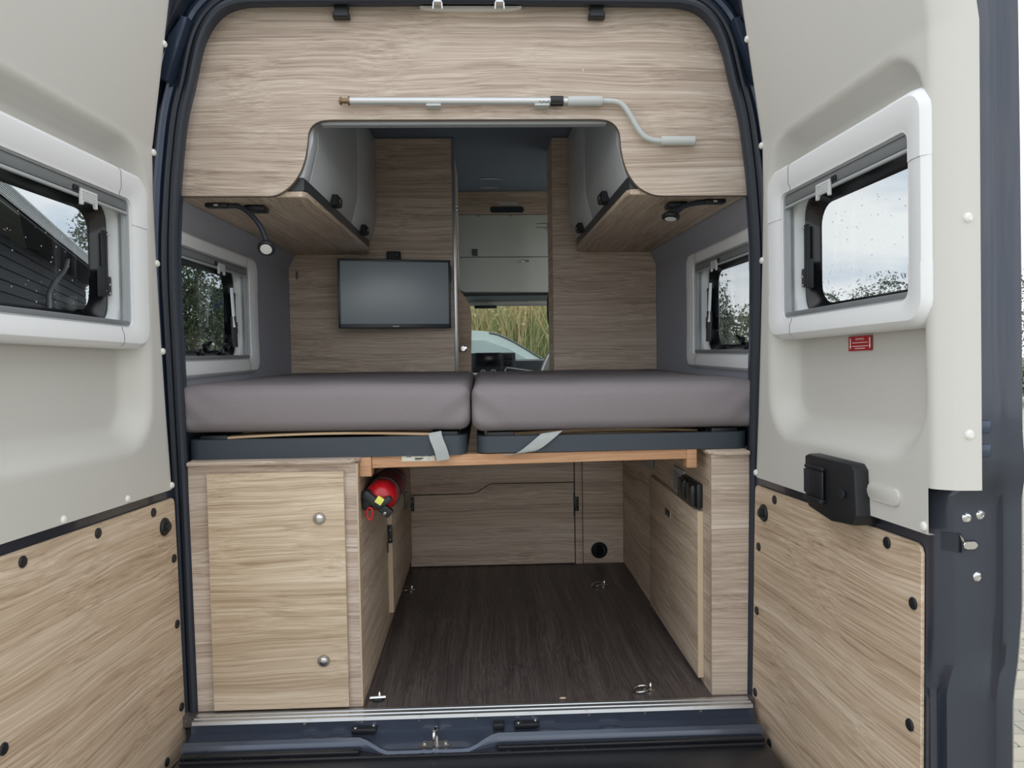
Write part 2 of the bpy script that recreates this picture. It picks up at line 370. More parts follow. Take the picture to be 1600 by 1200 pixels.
# sill: aluminium strip, painted ledge, black step
al = thing('trim_2', 'ribbed aluminium threshold strip along the floor edge', 'threshold', (0, -0.05, 0), None, 'structure')
prof = [(-0.02, 0.0), (-0.02, 0.004), (-0.032, 0.0045), (-0.034, 0.0025), (-0.040, 0.0025), (-0.042, 0.0045), (-0.052, 0.0045), (-0.054, 0.002), (-0.060, 0.002), (-0.062, 0.004), (-0.068, 0.003), (-0.070, -0.006), (-0.066, -0.008), (-0.03, -0.006)]
M().prism(prof, 'x', -0.752, 0.752).build('strip', 'alu', al)
scr = M().lathe((-0.60, -0.047, 0.002), (0, 0, 1), [(0.004, 0), (0.004, 0.002), (0.002, 0.003)], 8).build('screw', 'nickel', al)
for i in range(1, 9): clone(scr, (i*0.15, 0, 0), al)
sill = thing('trim_3', 'anthracite painted metal sill below the aluminium strip', 'sill', (0, -0.1, -0.06), None, 'structure')
xs = [-0.757+1.514*i/80 for i in range(81)]
def dip(x): return sstep(-0.31, -0.22, x)*(1-sstep(-0.03, 0.06, x))
def sill_row(x):
    d = dip(x)
    g = 0.006*(sstep(0.025, 0.018, abs(x-0.19)) + sstep(0.025, 0.018, abs(x-0.36)) + sstep(0.025, 0.018, abs(x+0.45)) + sstep(0.025, 0.018, abs(x+0.37)))
    pts = [(-0.062, -0.008), (-0.063, -0.034-0.006*d), (-0.085-0.01*d, -0.040-0.014*d), (-0.098-0.028*d, -0.039-0.020*d), (-0.108-0.034*d, -0.029-0.022*d), (-0.120-0.034*d, -0.026-0.022*d), (-0.130-0.032*d, -0.032-0.022*d), (-0.135-0.03*d, -0.048-0.02*d), (-0.137-0.03*d, -0.10), (-0.05, -0.12)]
    return [Vector((x, y-(g if k in (2, 3) else 0), z+(g if k == 2 else 0))) for k, (y, z) in enumerate(pts)]
rows = [sill_row(x) for x in xs]
M().loft(rows, False).build('sill_ledge', 'sill_paint_lit', sill)
for x, a in ((-0.298, 0.3), (0.135, 0.3)):
    p = M().box(x-0.033, x+0.033, -0.086, -0.061, -0.034, -0.022, 0.003).build('stop_plate', 'black', sill)
    for dx, y in ((-0.022, -0.080), (0.024, -0.067)):
        M().lathe((x+dx, y, -0.0225), (0, 0, 1), [(0.006, 0), (0.006, 0.002), (0.003, 0.004)], 10).build('screw', 'chrome', p)
M().box(0.045, 0.075, -0.085, -0.062, -0.04, -0.02, 0.004).build('drain_clip', 'black', sill)
st = thing('door_striker', 'chrome door latch striker on an oval plate in the sill', 'latch', (-0.11, -0.115, -0.055))
M().prism([(-0.108+0.042*math.cos(a)*(1 if abs(math.sin(a)) < 0.7 else 0.96), -0.112+0.017*math.sin(a)) for a in [2*PI*i/24 for i in range(24)]], 'z', -0.060, -0.054, 0.001).build('plate', 'nickel', st)
M().tube(smooth_path([(-0.104, -0.098, -0.056), (-0.104, -0.098, -0.022), (-0.106, -0.106, -0.016), (-0.110, -0.122, -0.022), (-0.110, -0.126, -0.056)], 4), 0.0045, 10).build('loop', 'chrome', st)
for dx in (-0.028, 0.028): M().lathe((-0.108+dx, -0.108, -0.054), (0, 0, 1), [(0.007, 0), (0.007, 0.003), (0.004, 0.005)], 12).build('bolt', 'chrome', st)
stp = thing('trim_4', 'black ribbed plastic bumper step, wet, under the rear sill', 'bumper', (0, -0.3, -0.1), None, 'structure')
M().box(-0.755, 0.755, -0.42, -0.132, -0.35, -0.053, 0.004).build('step_body', 'step', stp)
M().box(-0.97, 0.97, -0.40, 0.02, -0.50, -0.20, 0.02).build('bumper_bar', 'step', stp)
for x0, x1 in ((-0.752, -0.30), (0.055, 0.752)): M().box(x0, x1, -0.158, -0.139, -0.054, -0.043, 0.003).build('step_lip', 'step', stp)
rb = M().box(-0.745, 0.745, -0.180, -0.173, -0.054, -0.047, 0.002).build('rib', 'step', stp)
for i in range(1, 13): clone(rb, (0, -0.018*i, 0), stp)
ps = M().lathe((-0.70, -0.150, -0.0435), (0, 0, 1), [(0.008, 0), (0.008, 0.002), (0.004, 0.003)], 12).build('push_pin', 'black', stp)
for dx in (0.37, 0.80, 1.05, 1.40): clone(ps, (dx, 0, 0), stp)
dr = M()
for i in range(90):
    x = random.uniform(-0.7, 0.7); y = random.uniform(-0.172, -0.160); dr.sphere((x, y, -0.0528), (random.uniform(.002, .007), random.uniform(.001, .003), 0.001), 8, 5)
w = dr.build('water_drops', 'wet', stp); w['kind'] = 'stuff'

# ================================================================== REAR DOORS
WIN_D = dict(o=(0.08, 0.715, 0.988, 1.402), i=(0.155, 0.66, 1.036, 1.335), hf=0.012, hb=-0.055, hg=-0.078)
def ring_pts(x0, x1, z0, z1, r, seam, n=6):
    """rounded rectangle where each corner is: ext point, arc, ext point -> index ranges of corners and bars"""
    sx0, sx1, sz0, sz1 = seam; pts = []
    for k, (cx, cz, a0) in enumerate(((x1-r, z1-r, 0), (x0+r, z1-r, 90), (x0+r, z0+r, 180), (x1-r, z0+r, 270))):
        arc = [(cx+r*math.cos(math.radians(a0+90*i/n)), cz+r*math.sin(math.radians(a0+90*i/n))) for i in range(n+1)]
        pre = ((x1, sz1), (sx0+0, z1), (x0, sz0), (sx1, z0))[k]; post = ((sx1, z1), (x0, sz1), (sx0, z0), (x1, sz0))[k]
        pts += [pre]+arc+[post]
    return pts
def window_unit(root, W, s, pane_mat, handle_t=0.42, stays=True, latches=(), gas=False, drops=60):
    o, i, hf, hb, hg = W['o'], W['i'], W['hf'], W['hb'], W['hg']
    n = 6; per = n+3
    L = []
    def lp(q, r, h): L.append([(x, h, z) for x, z in ring_pts(q[0], q[1], q[2], q[3], r, (o[0]+0.125, o[1]-0.115, o[2]+0.11, o[3]-0.125), n=n)])
    def ins(q, d): return (q[0]+d, q[1]-d, q[2]+d, q[3]-d)
    lp(o, 0.045, hb); lp(o, 0.045, hf-0.018); lp(ins(o, 0.004), 0.043, hf-0.007); lp(ins(o, 0.012), 0.038, hf); lp(ins(i, -0.016), 0.034, hf); lp(ins(i, -0.008), 0.028, hf-0.004); lp(i, 0.020, hf-0.005); lp(i, 0.020, hf-0.022)
    L2 = [[(x, h+0.0012, z) for x, h, z in l] for l in L]
    for k in range(4):
        M(s).loft(L2, True, idx=range(k*per, k*per+per-1)).build('frame_corner', 'white', root)
        M(s).loft(L, True, idx=[(k*per+per-1)]).build('frame_bar', 'white', root)
    # grey rails of the pleated blind, then a white inner liner and the black gasket
    L = []; lp(i, 0.018, hf-0.010); lp(ins(i, 0.004), 0.016, hf-0.010); lp(ins(i, 0.004), 0.016, hf-0.018); lp(ins(i, 0.010), 0.012, hf-0.018); lp(ins(i, 0.010), 0.012, hf-0.024); lp(i, 0.012, hf-0.024); lp(ins(i, -0.004), 0.012, hf-0.045)
    M(s).loft(L).build('blind_rail', 'grey_rail', root)
    L = []; lp(ins(i, -0.012), 0.03, hf-0.036); lp(ins(i, 0.000), 0.045, hf-0.037); lp(ins(i, 0.004), 0.05, hf-0.042); lp(ins(i, 0.006), 0.05, hf-0.064)
    M(s).loft(L).build('inner_liner', 'white2', root)
    L = []; lp(ins(i, 0.0), 0.05, hf-0.062); lp(ins(i, 0.010), 0.055, hf-0.062); lp(ins(i, 0.016), 0.055, hf-0.070); lp(ins(i, 0.026), 0.055, hg+0.004); lp(ins(i, 0.033), 0.05, hg); lp(ins(i, 0.0), 0.055, hg-0.012)
    M(s).loft(L).build('gasket', 'black_gloss', root)
    q = ins(i, 0.006)
    pane = M(s).prism(roundrect(q[0], q[1], q[2], q[3], 0.055), 'y', hg-0.010, hg-0.007).build('pane', pane_mat, root, False)
    # roller cassette with pull handle
    zt = i[3]-0.002
    M(s).box(i[0]+0.002, i[1]-0.002, hf-0.034, hf-0.012, zt-0.026, zt, 0.006).build('blind_cassette', 'cassette', root)
    M(s).box(i[0]+0.003, i[1]-0.003, hf-0.018, hf-0.0105, zt-0.034, zt-0.027, 0.002).build('blind_bar', 'grey_rail', root)
    hx = i[0]+(i[1]-i[0])*handle_t
    hd = M(s).prism([(hx-0.03, zt-0.016), (hx+0.03, zt-0.016), (hx+0.03, zt-0.050), (hx+0.022, zt-0.050), (hx+0.020, zt-0.040), (hx-0.020, zt-0.040), (hx-0.022, zt-0.050), (hx-0.03, zt-0.050)], 'y', hf-0.010, hf-0.004, 0.001).build('blind_handle', 'handle_white', root)
    for k in range(4): M(s).box(hx-0.026, hx+0.026, hf-0.0045, hf-0.003, zt-0.037+k*0.005, zt-0.0355+k*0.005).build('grip_ridge', 'handle_white', hd)
    M(s).box(hx+0.032, hx+0.048, hf-0.012, hf-0.006, zt-0.024, zt-0.012, 0.002).build('blind_catch', 'black', root)
    M(s).box(i[0]+0.002, i[1]-0.002, hf-0.040, hf-0.010, i[2]+0.001, i[2]+0.016, 0.004).build('lower_rail', 'cassette', root)
    # stay arm on the far jamb
    a = i[0]+0.022; zc = (i[2]+i[3])/2; h0 = hf-0.062
    sy = M(s).box(a-0.006, a+0.010, h0, h0+0.010, zc-0.065, zc+0.075, 0.003).build('stay_arm', 'black', root)
    M(s).box(a-0.012, a+0.022, h0-0.002, h0+0.014, zc-0.075, zc-0.030, 0.004).build('stay_bracket', 'black', sy)
    M(s).box(a+0.016, a+0.026, h0, h0+0.018, zc-0.080, zc-0.010, 0.003).build('stay_lever', 'black', sy)
    for du, dv in ((0.0, 0.066), (-0.004, -0.05), (0.012, -0.066), (-0.004, -0.07)): M(s).sphere((a+du, h0+0.012, zc+dv), 0.0035, 8, 6).build('screw', 'chrome', sy)
    if gas:
        g = M(s).cyl((a+0.016, h0+0.004, zc+0.09), (a+0.022, h0+0.012, zc-0.05), 0.006, 10).build('gas_strut', 'alu', root)
        M(s).cyl((a+0.022, h0+0.012, zc-0.05), (a+0.024, h0+0.014, zc-0.12), 0.009, 10).build('strut_body', 'black', g)
    for u in latches:
        k = M(s).box(u-0.013, u+0.013, h0, h0+0.02, i[2]+0.012, i[2]+0.040, 0.005).build('latch_base', 'black_gloss', root)
        M(s).tube(smooth_path([(u-0.014, h0+0.02, i[2]+0.036), (u, h0+0.026, i[2]+0.046), (u+0.022, h0+0.03, i[2]+0.050), (u-0.03, h0+0.03, i[2]+0.066)][:3], 4), [0.008]*8+[0.006], 8).build('latch_lever', 'black_gloss', k)
        M(s).tube([(u-0.004, h0+0.022, i[2]+0.034), (u-0.018, h0+0.028, i[2]+0.052), (u-0.034, h0+0.032, i[2]+0.060)], [0.007, 0.006, 0.004], 8).build('latch_tail', 'black_gloss', k)
    if drops:
        d = M(s); rnd = random.Random(int(i[0]*1000)+int(s))
        for _ in range(drops):
            u = rnd.uniform(i[0]+0.04, i[1]-0.04); v = rnd.uniform(i[2]+0.04, i[3]-0.05); r = rnd.uniform(0.0007, 0.0016)
            d.sphere((u, hg-0.0065, v), (r, r*0.5, r*1.2), 6, 4)
        w = d.build('rain_drops', 'drop', pane); w['kind'] = 'stuff'

UH = [(0.60, -0.044), (0.63, -0.038), (0.81, -0.018), (1.0, 0.0), (1.2, 0.016), (1.37, 0.026), (1.5, 0.024), (1.75, 0.030), (1.95, 0.034)]
US = [(-0.135, -0.132), (0.0, -0.133), (0.25, -0.120), (0.43, -0.111), (0.60, -0.102), (0.66, -0.062), (0.81, -0.040), (1.0, -0.022), (1.2, -0.008), (1.37, 0.0), (1.5, -0.002), (1.75, 0.004), (1.98, 0.008)]
def lean(v): return 0.15*max(0.0, v-1.492)
def pocket_h(u, v):
    x0, x1, z0, z1, r = 0.058, 0.700, 0.742, 1.480, 0.12
    cx, cz, hx, hz = (x0+x1)/2, (z0+z1)/2, (x1-x0)/2-r, (z1-z0)/2-r
    dx, dz = abs(u-cx)-hx, abs(v-cz)-hz
    d = math.hypot(max(dx, 0), max(dz, 0)) + min(max(dx, dz), 0) - r
    bw = 0.062-0.030*sstep(1.0, 1.42, v)
    return -0.058*sstep(0.0, bw, -d)
def rear_door(n, o, u, w, nrm, s, label):
    uy = Vector(nrm)*s
    root = frame_thing('door_%d' % n, label, 'door', o, u, uy, w, None, 'structure')
    # painted steel shell, lofted up the door
    loops = []
    for k in range(93):
        v = -0.135+2.115*k/92
        t = sstep(0.700, 0.735, v); bulge = 0.010*math.sin(max(0, min(1, (v+0.3)/2.3))*PI) + 0.006*sstep(0.42, 0.52, v)*(1-sstep(0.72, 0.82, v))
        low = 1-sstep(0.34, 0.44, v)
        ush = interp(US, v); lv = lean(v)
        def mixp(a, b): return (a[0]*(1-t)+b[0]*t, a[1]*(1-t)+b[1]*t)
        P = [(ush, -0.026-t*0.034+lv*0.9), mixp((0.662, -0.026), (0.668, -0.066)), mixp((0.672-0.004*low, -0.030-0.004*low), (0.70, -0.068)), mixp((0.694-0.014*low, -0.048+0.016*low), (0.726, -0.070)), mixp((0.700-0.006*low, -0.053+0.018*low), (0.732, -0.071)),
             mixp((0.702+0.004*low, -0.100+0.012*low), (0.734, -0.090)), (0.712+0.004*low+0.022*t, -0.105+0.008*t+0.012*low-bulge*.3), (0.728+0.012*t, -0.107+0.004*t+0.011*low-bulge*.4), (0.736+0.010*t, -0.108+0.010*low-bulge*.6), (0.742+0.010*t, -0.122+0.010*low-bulge), (0.735, -0.130+0.010*low-bulge), (ush+0.01, -0.135-bulge)]
        loops.append([(a, b+(lv if j < 6 else 0), v) for j, (a, b) in enumerate(P)])
    sh = M(s).loft(loops, True, True).build('steel_shell', 'metal', root, ang=50)
    cutter = M(s).prism(roundrect(0.055, 0.690, 0.955, 1.425, 0.05), 'y', -0.5, 0.5).build('cutter', 'metal', root)
    cut_through(sh, cutter)
    # moulded lining: height field with the pocket for the window
    m = M(s); NU, NV = 84, 130; rows = []
    for k in range(NV+1):
        v = 0.628+(1.95-0.628)*k/NV; u0 = interp(UH, v); u1 = 0.700
        r = [(u0, lean(v)-0.012, v)]
        for q in range(NU+1):
            uu = u0+(u1-u0)*q/NU
            r.append((uu, lean(v)+pocket_h(uu, v)-0.006*sstep(0.012, 0.0, uu-u0), v))
        r += [(a, b+lean(v), v) for a, b in ((0.707, 0.0003), (0.714, -0.002), (0.720, -0.007), (0.726, -0.014), (0.731, -0.021), (0.736, -0.029), (0.739, -0.045), (0.742, -0.060), (0.741, -0.068))]
        rows.append(r)
    rows.insert(0, [(a, b-0.012, c_) for a, b, c_ in rows[0]])
    m.loft(rows, False)
    bmesh.ops.delete(m.bm, geom=[f_ for f_ in m.bm.faces if f_.calc_center_median().x > 0.7005 and f_.calc_center_median().z < 0.714-0.9*max(0, 0.712-f_.calc_center_median().x)], context='FACES')
    bmesh.ops.delete(m.bm, geom=[f_ for f_ in m.bm.faces if 0.135 < f_.calc_center_median().x < 0.678 and 1.018 < f_.calc_center_median().z < 1.352], context='FACES')
    lin_ = m.build('lining', 'lining', root, ang=60); lin_['label'] = 'moulded beige plastic door lining'
    # lower wood panel
    pts = [(-0.080, 0.585), (-0.076, 0.595), (-0.066, 0.600), (0.636, 0.600), (0.648, 0.595), (0.653, 0.584), (0.640, -0.088), (0.636, -0.098), (0.626, -0.103), (-0.098, -0.103), (-0.112, -0.099), (-0.118, -0.086), (-0.113, 0.02), (-0.099, 0.25), (-0.089, 0.43)]
    wp = M(s).prism(pts, 'y', -0.025, -0.018, 0.0015).build('wood_panel', 'wood_door', root); wp['label'] = 'oak-look lower door panel'
    plugs = {1: [(0.522, .577), (0.276, .579), (0.034, .580), (-0.068, .439), (-0.078, .261), (-0.093, .032), (-0.008, -.074), (0.585, .254), (0.61, .49)],
             2: [(0.046, .579), (-0.058, .434), (-0.075, .254), (-0.093, .022), (-0.002, -.076), (0.547, .580), (0.628, .487), (0.615, .258)]}[n]
    p0 = M(s).lathe((0, -0.018, 0), (0, 1, 0), [(0.0115, -0.001), (0.0115, 0.002), (0.010, 0.0035), (0.004, 0.0042)], 16).build('plug', 'black', root)
    for k, (a, b) in enumerate(plugs):
        if k == 0: p0.location = (a, 0, b)
        else: q = p0.copy(); COL.objects.link(q); q.location = (a, 0, b)
    kn = M(s).lathe((-0.020, -0.018, 0.533), (0, 1, 0), [(0.023, -0.001), (0.023, 0.004), (0.020, 0.007), (0.012, 0.008), (0.012, 0.014), (0.009, 0.016)], 24).build('vent_knob', 'black', root)
    riv = {1: [(0.040, 1.745), (0.030, 1.481), (0.024, 1.205), (0.004, 0.985), (-0.028, .639), (0.185, .639), (0.424, .637)],
           2: [(0.044, 1.888), (0.041, 1.756), (0.030, 1.490), (0.026, 1.196), (-0.028, .640), (0.480, .640), (0.688, .641)]}[n]
    r0 = M(s).lathe((0, 0, 0), (0, 1, 0), [(0.0085, -0.001), (0.0085, 0.002), (0.006, 0.005), (0.002, 0.006)], 14).build('lining_clip', 'rivet', root)
    for k, (a, b) in enumerate(riv):
        q = r0
        if k: q = r0.copy(); COL.objects.link(q)
        q.location = (a, s*lean(b), b)
    return root
DRu, DRw, DRn = (0.05434, -0.99817, 0.02655), (-0.00144, 0.02651, 0.99965), (-0.99852, -0.05436, 0.0)
DLu, DLw, DLn = (-0.07359, -0.99688, 0.02855), (0.00210, 0.02847, 0.99959), (0.99729, -0.07362, 0.0)
DRo, DLo = (0.759, -0.126, 0), (-0.781, -0.128, 0)
d1 = rear_door(1, DLo, DLu, DLw, DLn, 1, 'open left rear van door, beige lining above an oak-look panel')
d2 = rear_door(2, DRo, DRu, DRw, DRn, -1, 'open right rear van door with black pull handle and exposed latch edge')
w1 = frame_thing('window_1', 'white framed hinged window in the left rear door, dark house behind', 'window', DLo, DLu, Vector(DLn), DLw, None, 'structure')
window_unit(w1, WIN_D, 1, 'pane_door', 0.33)
w2 = frame_thing('window_2', 'white framed hinged window in the right rear door, cloudy sky behind', 'window', DRo, DRu, -Vector(DRn), DRw, None, 'structure')
window_unit(w2, WIN_D, -1, 'pane_door', 0.40)
# extras on the right door
s = -1
gh = M(s).prism([(0.308, 0.724), (0.322, 0.729), (0.500, 0.727), (0.514, 0.716), (0.520, 0.628), (0.505, 0.606), (0.420, 0.598), (0.322, 0.612), (0.306, 0.640)], 'y', -0.02, 0.030, 0.006, 2).build('pull_handle', 'black', d2); gh['label'] = 'black plastic inner pull handle'
M(s).box(0.325, 0.405, 0.030, 0.040, 0.700, 0.708, 0.003).build('handle_lip', 'black', gh)
M(s).box(0.325, 0.405, 0.030, 0.044, 0.630, 0.642, 0.004).build('handle_lip', 'black', gh)
M(s).box(0.345, 0.405, 0.034, 0.040, 0.642, 0.700, 0.003).build('release_lever', 'black', gh)
M(s).box(0.318, 0.345, 0.0345, 0.0375, 0.645, 0.697, 0.002).build('handle_recess', 'rubber', gh)
M(s).lathe((0.480, 0.036, 0.664), (0, 1, 0), [(0.008, -0.001), (0.008, 0.002), (0.005, 0.002), (0.005, 0.0)], 14).build('handle_screw', 'rubber', gh)
M(s).prism(roundrect(0.515, 0.62, 0.662, 0.694, 0.014), 'y', -0.002, 0.005, 0.003, 2).build('cover_cap', 'lining', d2)
# warning sticker with arrows and print
sk = M(s).box(0.346, 0.437, -0.055, -0.0543, 0.953, 0.984).build('warning_sticker', 'sticker_red', d2, False); sk['label'] = 'small red warning sticker with white print'
for a in (0.352, 0.4275):
    M(s).prism([(a, 0.980), (a+0.004, 0.980), (a+0.004, 0.964), (a+0.006, 0.964), (a+0.002, 0.9565), (a-0.002, 0.964), (a, 0.964)], 'y', -0.0543, -0.0540).build('arrow', 'print_white', sk, False)
for a0, a1, z in ((0.362, 0.422, 0.9700), (0.362, 0.422, 0.9625), (0.372, 0.411, 0.9578)): M(s).box(a0, a1, -0.0543, -0.0540, z-0.0008, z+0.0008).build('print_line', 'print_white', sk, False)
# reading direction on this door runs toward the camera (+u); face normal is -y in the door's own axes
mt = Matrix.Translation((0.391, 0.0542, 0.9775)) @ Matrix(((1, 0, 0, 0), (0, 0, -1, 0), (0, 1, 0, 0), (0, 0, 0, 1)))
text_mesh('ACHTUNG', 0.0065, 'print_heading', 'print_white', sk, mt)
# latch and bolts in the door edge
for (hh, vv) in ((-0.068, 0.656), (-0.094, 0.660)):
    b = M(s).lathe((0.701, hh, vv), (1, 0, 0), [(0.0088, -0.002), (0.0088, 0.002), (0.007, 0.004), (0.004, 0.0045), (0.004, 0.003)], 16).build('edge_bolt', 'chrome', d2)
b = M(s).lathe((0.702, -0.087, 0.553), (1, 0, 0), [(0.0088, -0.002), (0.0088, 0.002), (0.007, 0.004), (0.004, 0.0045), (0.004, 0.003)], 16).build('edge_bolt', 'chrome', d2)
lt = M(s)
lt.prism([(-0.052, 0.630), (-0.060, 0.624), (-0.066, 0.617), (-0.084, 0.616), (-0.089, 0.609), (-0.084, 0.601), (-0.066, 0.600), (-0.058, 0.595), (-0.052, 0.596)], 'x', 0.690, 0.7035)
lt.prism([(0.680, -0.0355), (0.7035, -0.0525), (0.7035, -0.058), (0.680, -0.041)], 'z', 0.597, 0.629)
lt = lt.build('latch_opening', 'rubber', d2)
M(s).prism(roundrect(-0.086, -0.060, 0.602, 0.615, 0.006), 'x', 0.702, 0.706, 0.001).build('latch_claw', 'chrome', lt)
M(s).prism([(-0.053, 0.628), (-0.060, 0.622), (-0.063, 0.612), (-0.057, 0.617)], 'x', 0.702, 0.706, 0.001).build('latch_pawl', 'nickel', lt)
for vv, hh in ((0.775, -0.079), (0.815, -0.079)): M(s).box(0.728, 0.737, hh-0.010, hh+0.008, vv-0.011, vv+0.011, 0.003).build('edge_slot', 'metal_blue', d2)
for vv in (0.803, 1.165): M(s).lathe((0.7385, -0.048, vv), (1, -0.2, 0), [(0.0085, -0.002), (0.0085, 0.002), (0.005, 0.005)], 14).build('edge_clip', 'rivet', d2)

# side windows of the sleeping area
WIN_L = dict(o=(-0.822, -0.052, 0.905, 1.327), i=(-0.735, -0.098, 0.955, 1.285), hf=0.030, hb=-0.002, hg=-0.060)
WIN_R = dict(o=(-0.785, -0.062, 0.900, 1.322), i=(-0.705, -0.11, 0.950, 1.280), hf=0.030, hb=-0.002, hg=-0.060)
w3 = frame_thing('window_3', 'white framed hinged window in the left side wall, trees behind', 'window', (-0.83, 0, 0), (0, -1, 0), (1, 0, 0), (0, 0, 1), None, 'structure')
window_unit(w3, WIN_L, 1, 'pane_side', 0.46, True, (-0.56, -0.36), True, 50)
w4 = frame_thing('window_4', 'white framed hinged window in the right side wall, pale sky behind', 'window', (0.83, 0, 0), (0, -1, 0), (1, 0, 0), (0, 0, 1), None, 'structure')
window_unit(w4, WIN_R, -1, 'pane_side', 0.42, True, (-0.26,), True, 50)

# ================================================================== HEADER BOARD, CRANK, HOOKS
hb = thing('header_board', 'wide oak-look overhead board with wavy cut-out above the bed', 'board', (0, 0.05, 1.40))
arcL = smooth_path([(-0.560, 0, 1.405), (-0.525, 0, 1.407), (-0.490, 0, 1.427), (-0.463, 0, 1.458), (-0.444, 0, 1.50), (-0.435, 0, 1.545), (-0.431, 0, 1.575), (-0.418, 0, 1.596), (-0.395, 0, 1.607), (-0.365, 0, 1.610)], 4)
arcR = smooth_path([(0.355, 0, 1.609), (0.385, 0, 1.606), (0.408, 0, 1.594), (0.422, 0, 1.570), (0.426, 0, 1.53), (0.434, 0, 1.49), (0.450, 0, 1.452), (0.475, 0, 1.422), (0.510, 0, 1.403), (0.545, 0, 1.398)], 4)
outer = [(0.81, 1.397), (0.81, 1.55), (0.79, 1.66), (0.75, 1.80), (0.70, 1.90), (0.62, 1.935), (-0.62, 1.935), (-0.70, 1.90), (-0.75, 1.80), (-0.79, 1.66), (-0.81, 1.55), (-0.81, 1.407)]
cut = [(p.x, p.z) for p in arcL]+[(p.x, p.z) for p in arcR]
M().prism(cut+outer, 'y', 0.05, 0.066, 0.001).build('board', 'wood_board', hb)
ed = [Vector((-0.81, 0.058, 1.4055))]+[Vector((x, 0.058, z)) for x, z in cut]+[Vector((0.81, 0.058, 1.3965))]
band = M(); band.loft([[p+Vector((0, -0.0075, 0)), p+Vector((0, 0.0085, 0)), p+Vector((0, 0.0085, 0.0)) + Vector((0, 0, -0.0012)), p+Vector((0, -0.0075, -0.0012))] for p in ed], True, True)
band.build('edge_band', 'edge_dark', hb)
M().box(-0.40, 0.39, 0.067, 0.10, 1.600, 1.612, 0.003).build('top_rail', 'grey_rail', hb)
for x in (-0.088, 0.205): M().box(x-0.020, x+0.020, 0.012, 0.050, 1.634, 1.640, 0.002).build('crank_clip', 'grip', hb)
for x, z in ((0.322, 1.742), (0.322, 1.655), (-0.30, 1.627)): M().lathe((x, 0.0505, z), (0, -1, 0), [(0.004, 0), (0.003, 0.0007)], 10).build('cover_dot', 'edge', hb)
ck = thing('awning_crank', 'silver telescopic awning crank clipped to the overhead board', 'crank', (0.1, 0.03, 1.64))
M().cyl((-0.316, 0.03, 1.653), (0.232, 0.03, 1.651), 0.0105, 18).build('tube', 'alu_paint', ck)
M().lathe((-0.316, 0.03, 1.653), (-1, 0, 0), [(0.012, -0.003), (0.012, 0.002), (0.0065, 0.003), (0.0065, 0.020), (0.011, 0.020), (0.011, 0.024), (0.005, 0.027)], 14).build('hook_tip', 'brass', ck)
cl = M().cyl((0.229, 0.03, 1.651), (0.264, 0.03, 1.651), 0.0135, 18).build('clamp_collar', 'black', ck)
for k in range(8):
    a = 2*PI*k/8; M().box(0.231, 0.262, 0.03+0.0132*math.cos(a)-0.001, 0.03+0.0132*math.cos(a)+0.001, 1.651+0.0132*math.sin(a)-0.001, 1.651+0.0132*math.sin(a)+0.001).build('collar_rib', 'black', cl)
M().cyl((0.264, 0.03, 1.651), (0.280, 0.03, 1.651), 0.009, 14).build('inner_tube', 'alu_paint', ck)
M().lathe((0.277, 0.03, 1.651), (1, 0, 0), [(0.012, 0), (0.0135, 0.003), (0.0135, 0.090), (0.012, 0.094)], 18).build('upper_grip', 'grip', ck)
M().tube(smooth_path([(0.36, 0.03, 1.651), (0.40, 0.03, 1.650), (0.425, 0.03, 1.642), (0.445, 0.03, 1.617), (0.470, 0.03, 1.575), (0.490, 0.03, 1.553), (0.515, 0.03, 1.544), (0.545, 0.03, 1.543)], 6), 0.0075, 12).build('bent_rod', 'grip', ck)
M().lathe((0.532, 0.03, 1.543), (1, 0, 0), [(0.0115, 0), (0.0125, 0.003), (0.0125, 0.093), (0.008, 0.096)], 18).build('end_grip', 'grip', ck)
lg = [(0.196+0.0045*i, 0.0190, 1.646+0.003*math.sin(i*2.4)) for i in range(8)]
M().tube(smooth_path(lg, 4), 0.0006, 5).build('maker_script', 'ink', ck)
for i, (x, wd) in enumerate(((-0.331, 'left'), (0.358, 'right'))):
    t = thing('strap_clip', 'black plastic clip hanging at the top %s of the overhead board' % wd, 'clip', (x, 0.03, 1.885), 'black clips under the roof edge')
    M().prism([(x-0.020, 1.905), (x+0.020, 1.905), (x+0.018, 1.897), (x+0.014, 1.893), (x+0.014, 1.889), (x+0.022, 1.884), (x+0.022, 1.872), (x-0.022, 1.872), (x-0.022, 1.884), (x-0.014, 1.889), (x-0.014, 1.893), (x-0.018, 1.897)], 'y', 0.020, 0.046, 0.002).build('clip_body', 'black', t)
    M().box(x-0.017, x+0.017, 0.016, 0.022, 1.874, 1.881, 0.001).build('clip_lip', 'rubber', t)
for i, (x, wd) in enumerate(((-0.070, 'left'), (0.093, 'right'))):
    t = thing('roof_hook', 'small silver wire hook, %s one of the pair at the top centre' % wd, 'hook', (x, 0.02, 1.905), 'wire hooks at the top centre')
    M().tube([(x-0.012, -0.025, 1.873), (x-0.011, -0.025, 1.889), (x-0.009, -0.025, 1.894), (x+0.009, -0.025, 1.894), (x+0.011, -0.025, 1.889), (x+0.012, -0.025, 1.873)], 0.0022, 8).build('wire', 'alu', t)
    M().box(x-0.010, x+0.010, -0.028, 0.0, 1.890, 1.900, 0.001).build('hook_base', 'alu', t)
rl = M().prism([(p.x, p.z) for p in smooth_path([(-0.121, 0, 1.905), (-0.09, 0, 1.898), (0.016, 0, 1.8955), (0.12, 0, 1.898), (0.154, 0, 1.905)], 5)], 'y', 0.030, 0.049).build('light_lens', 'lamp_lens', None)
tag(rl, 'slim pale lens strip behind the two silver hooks at the top', 'light')

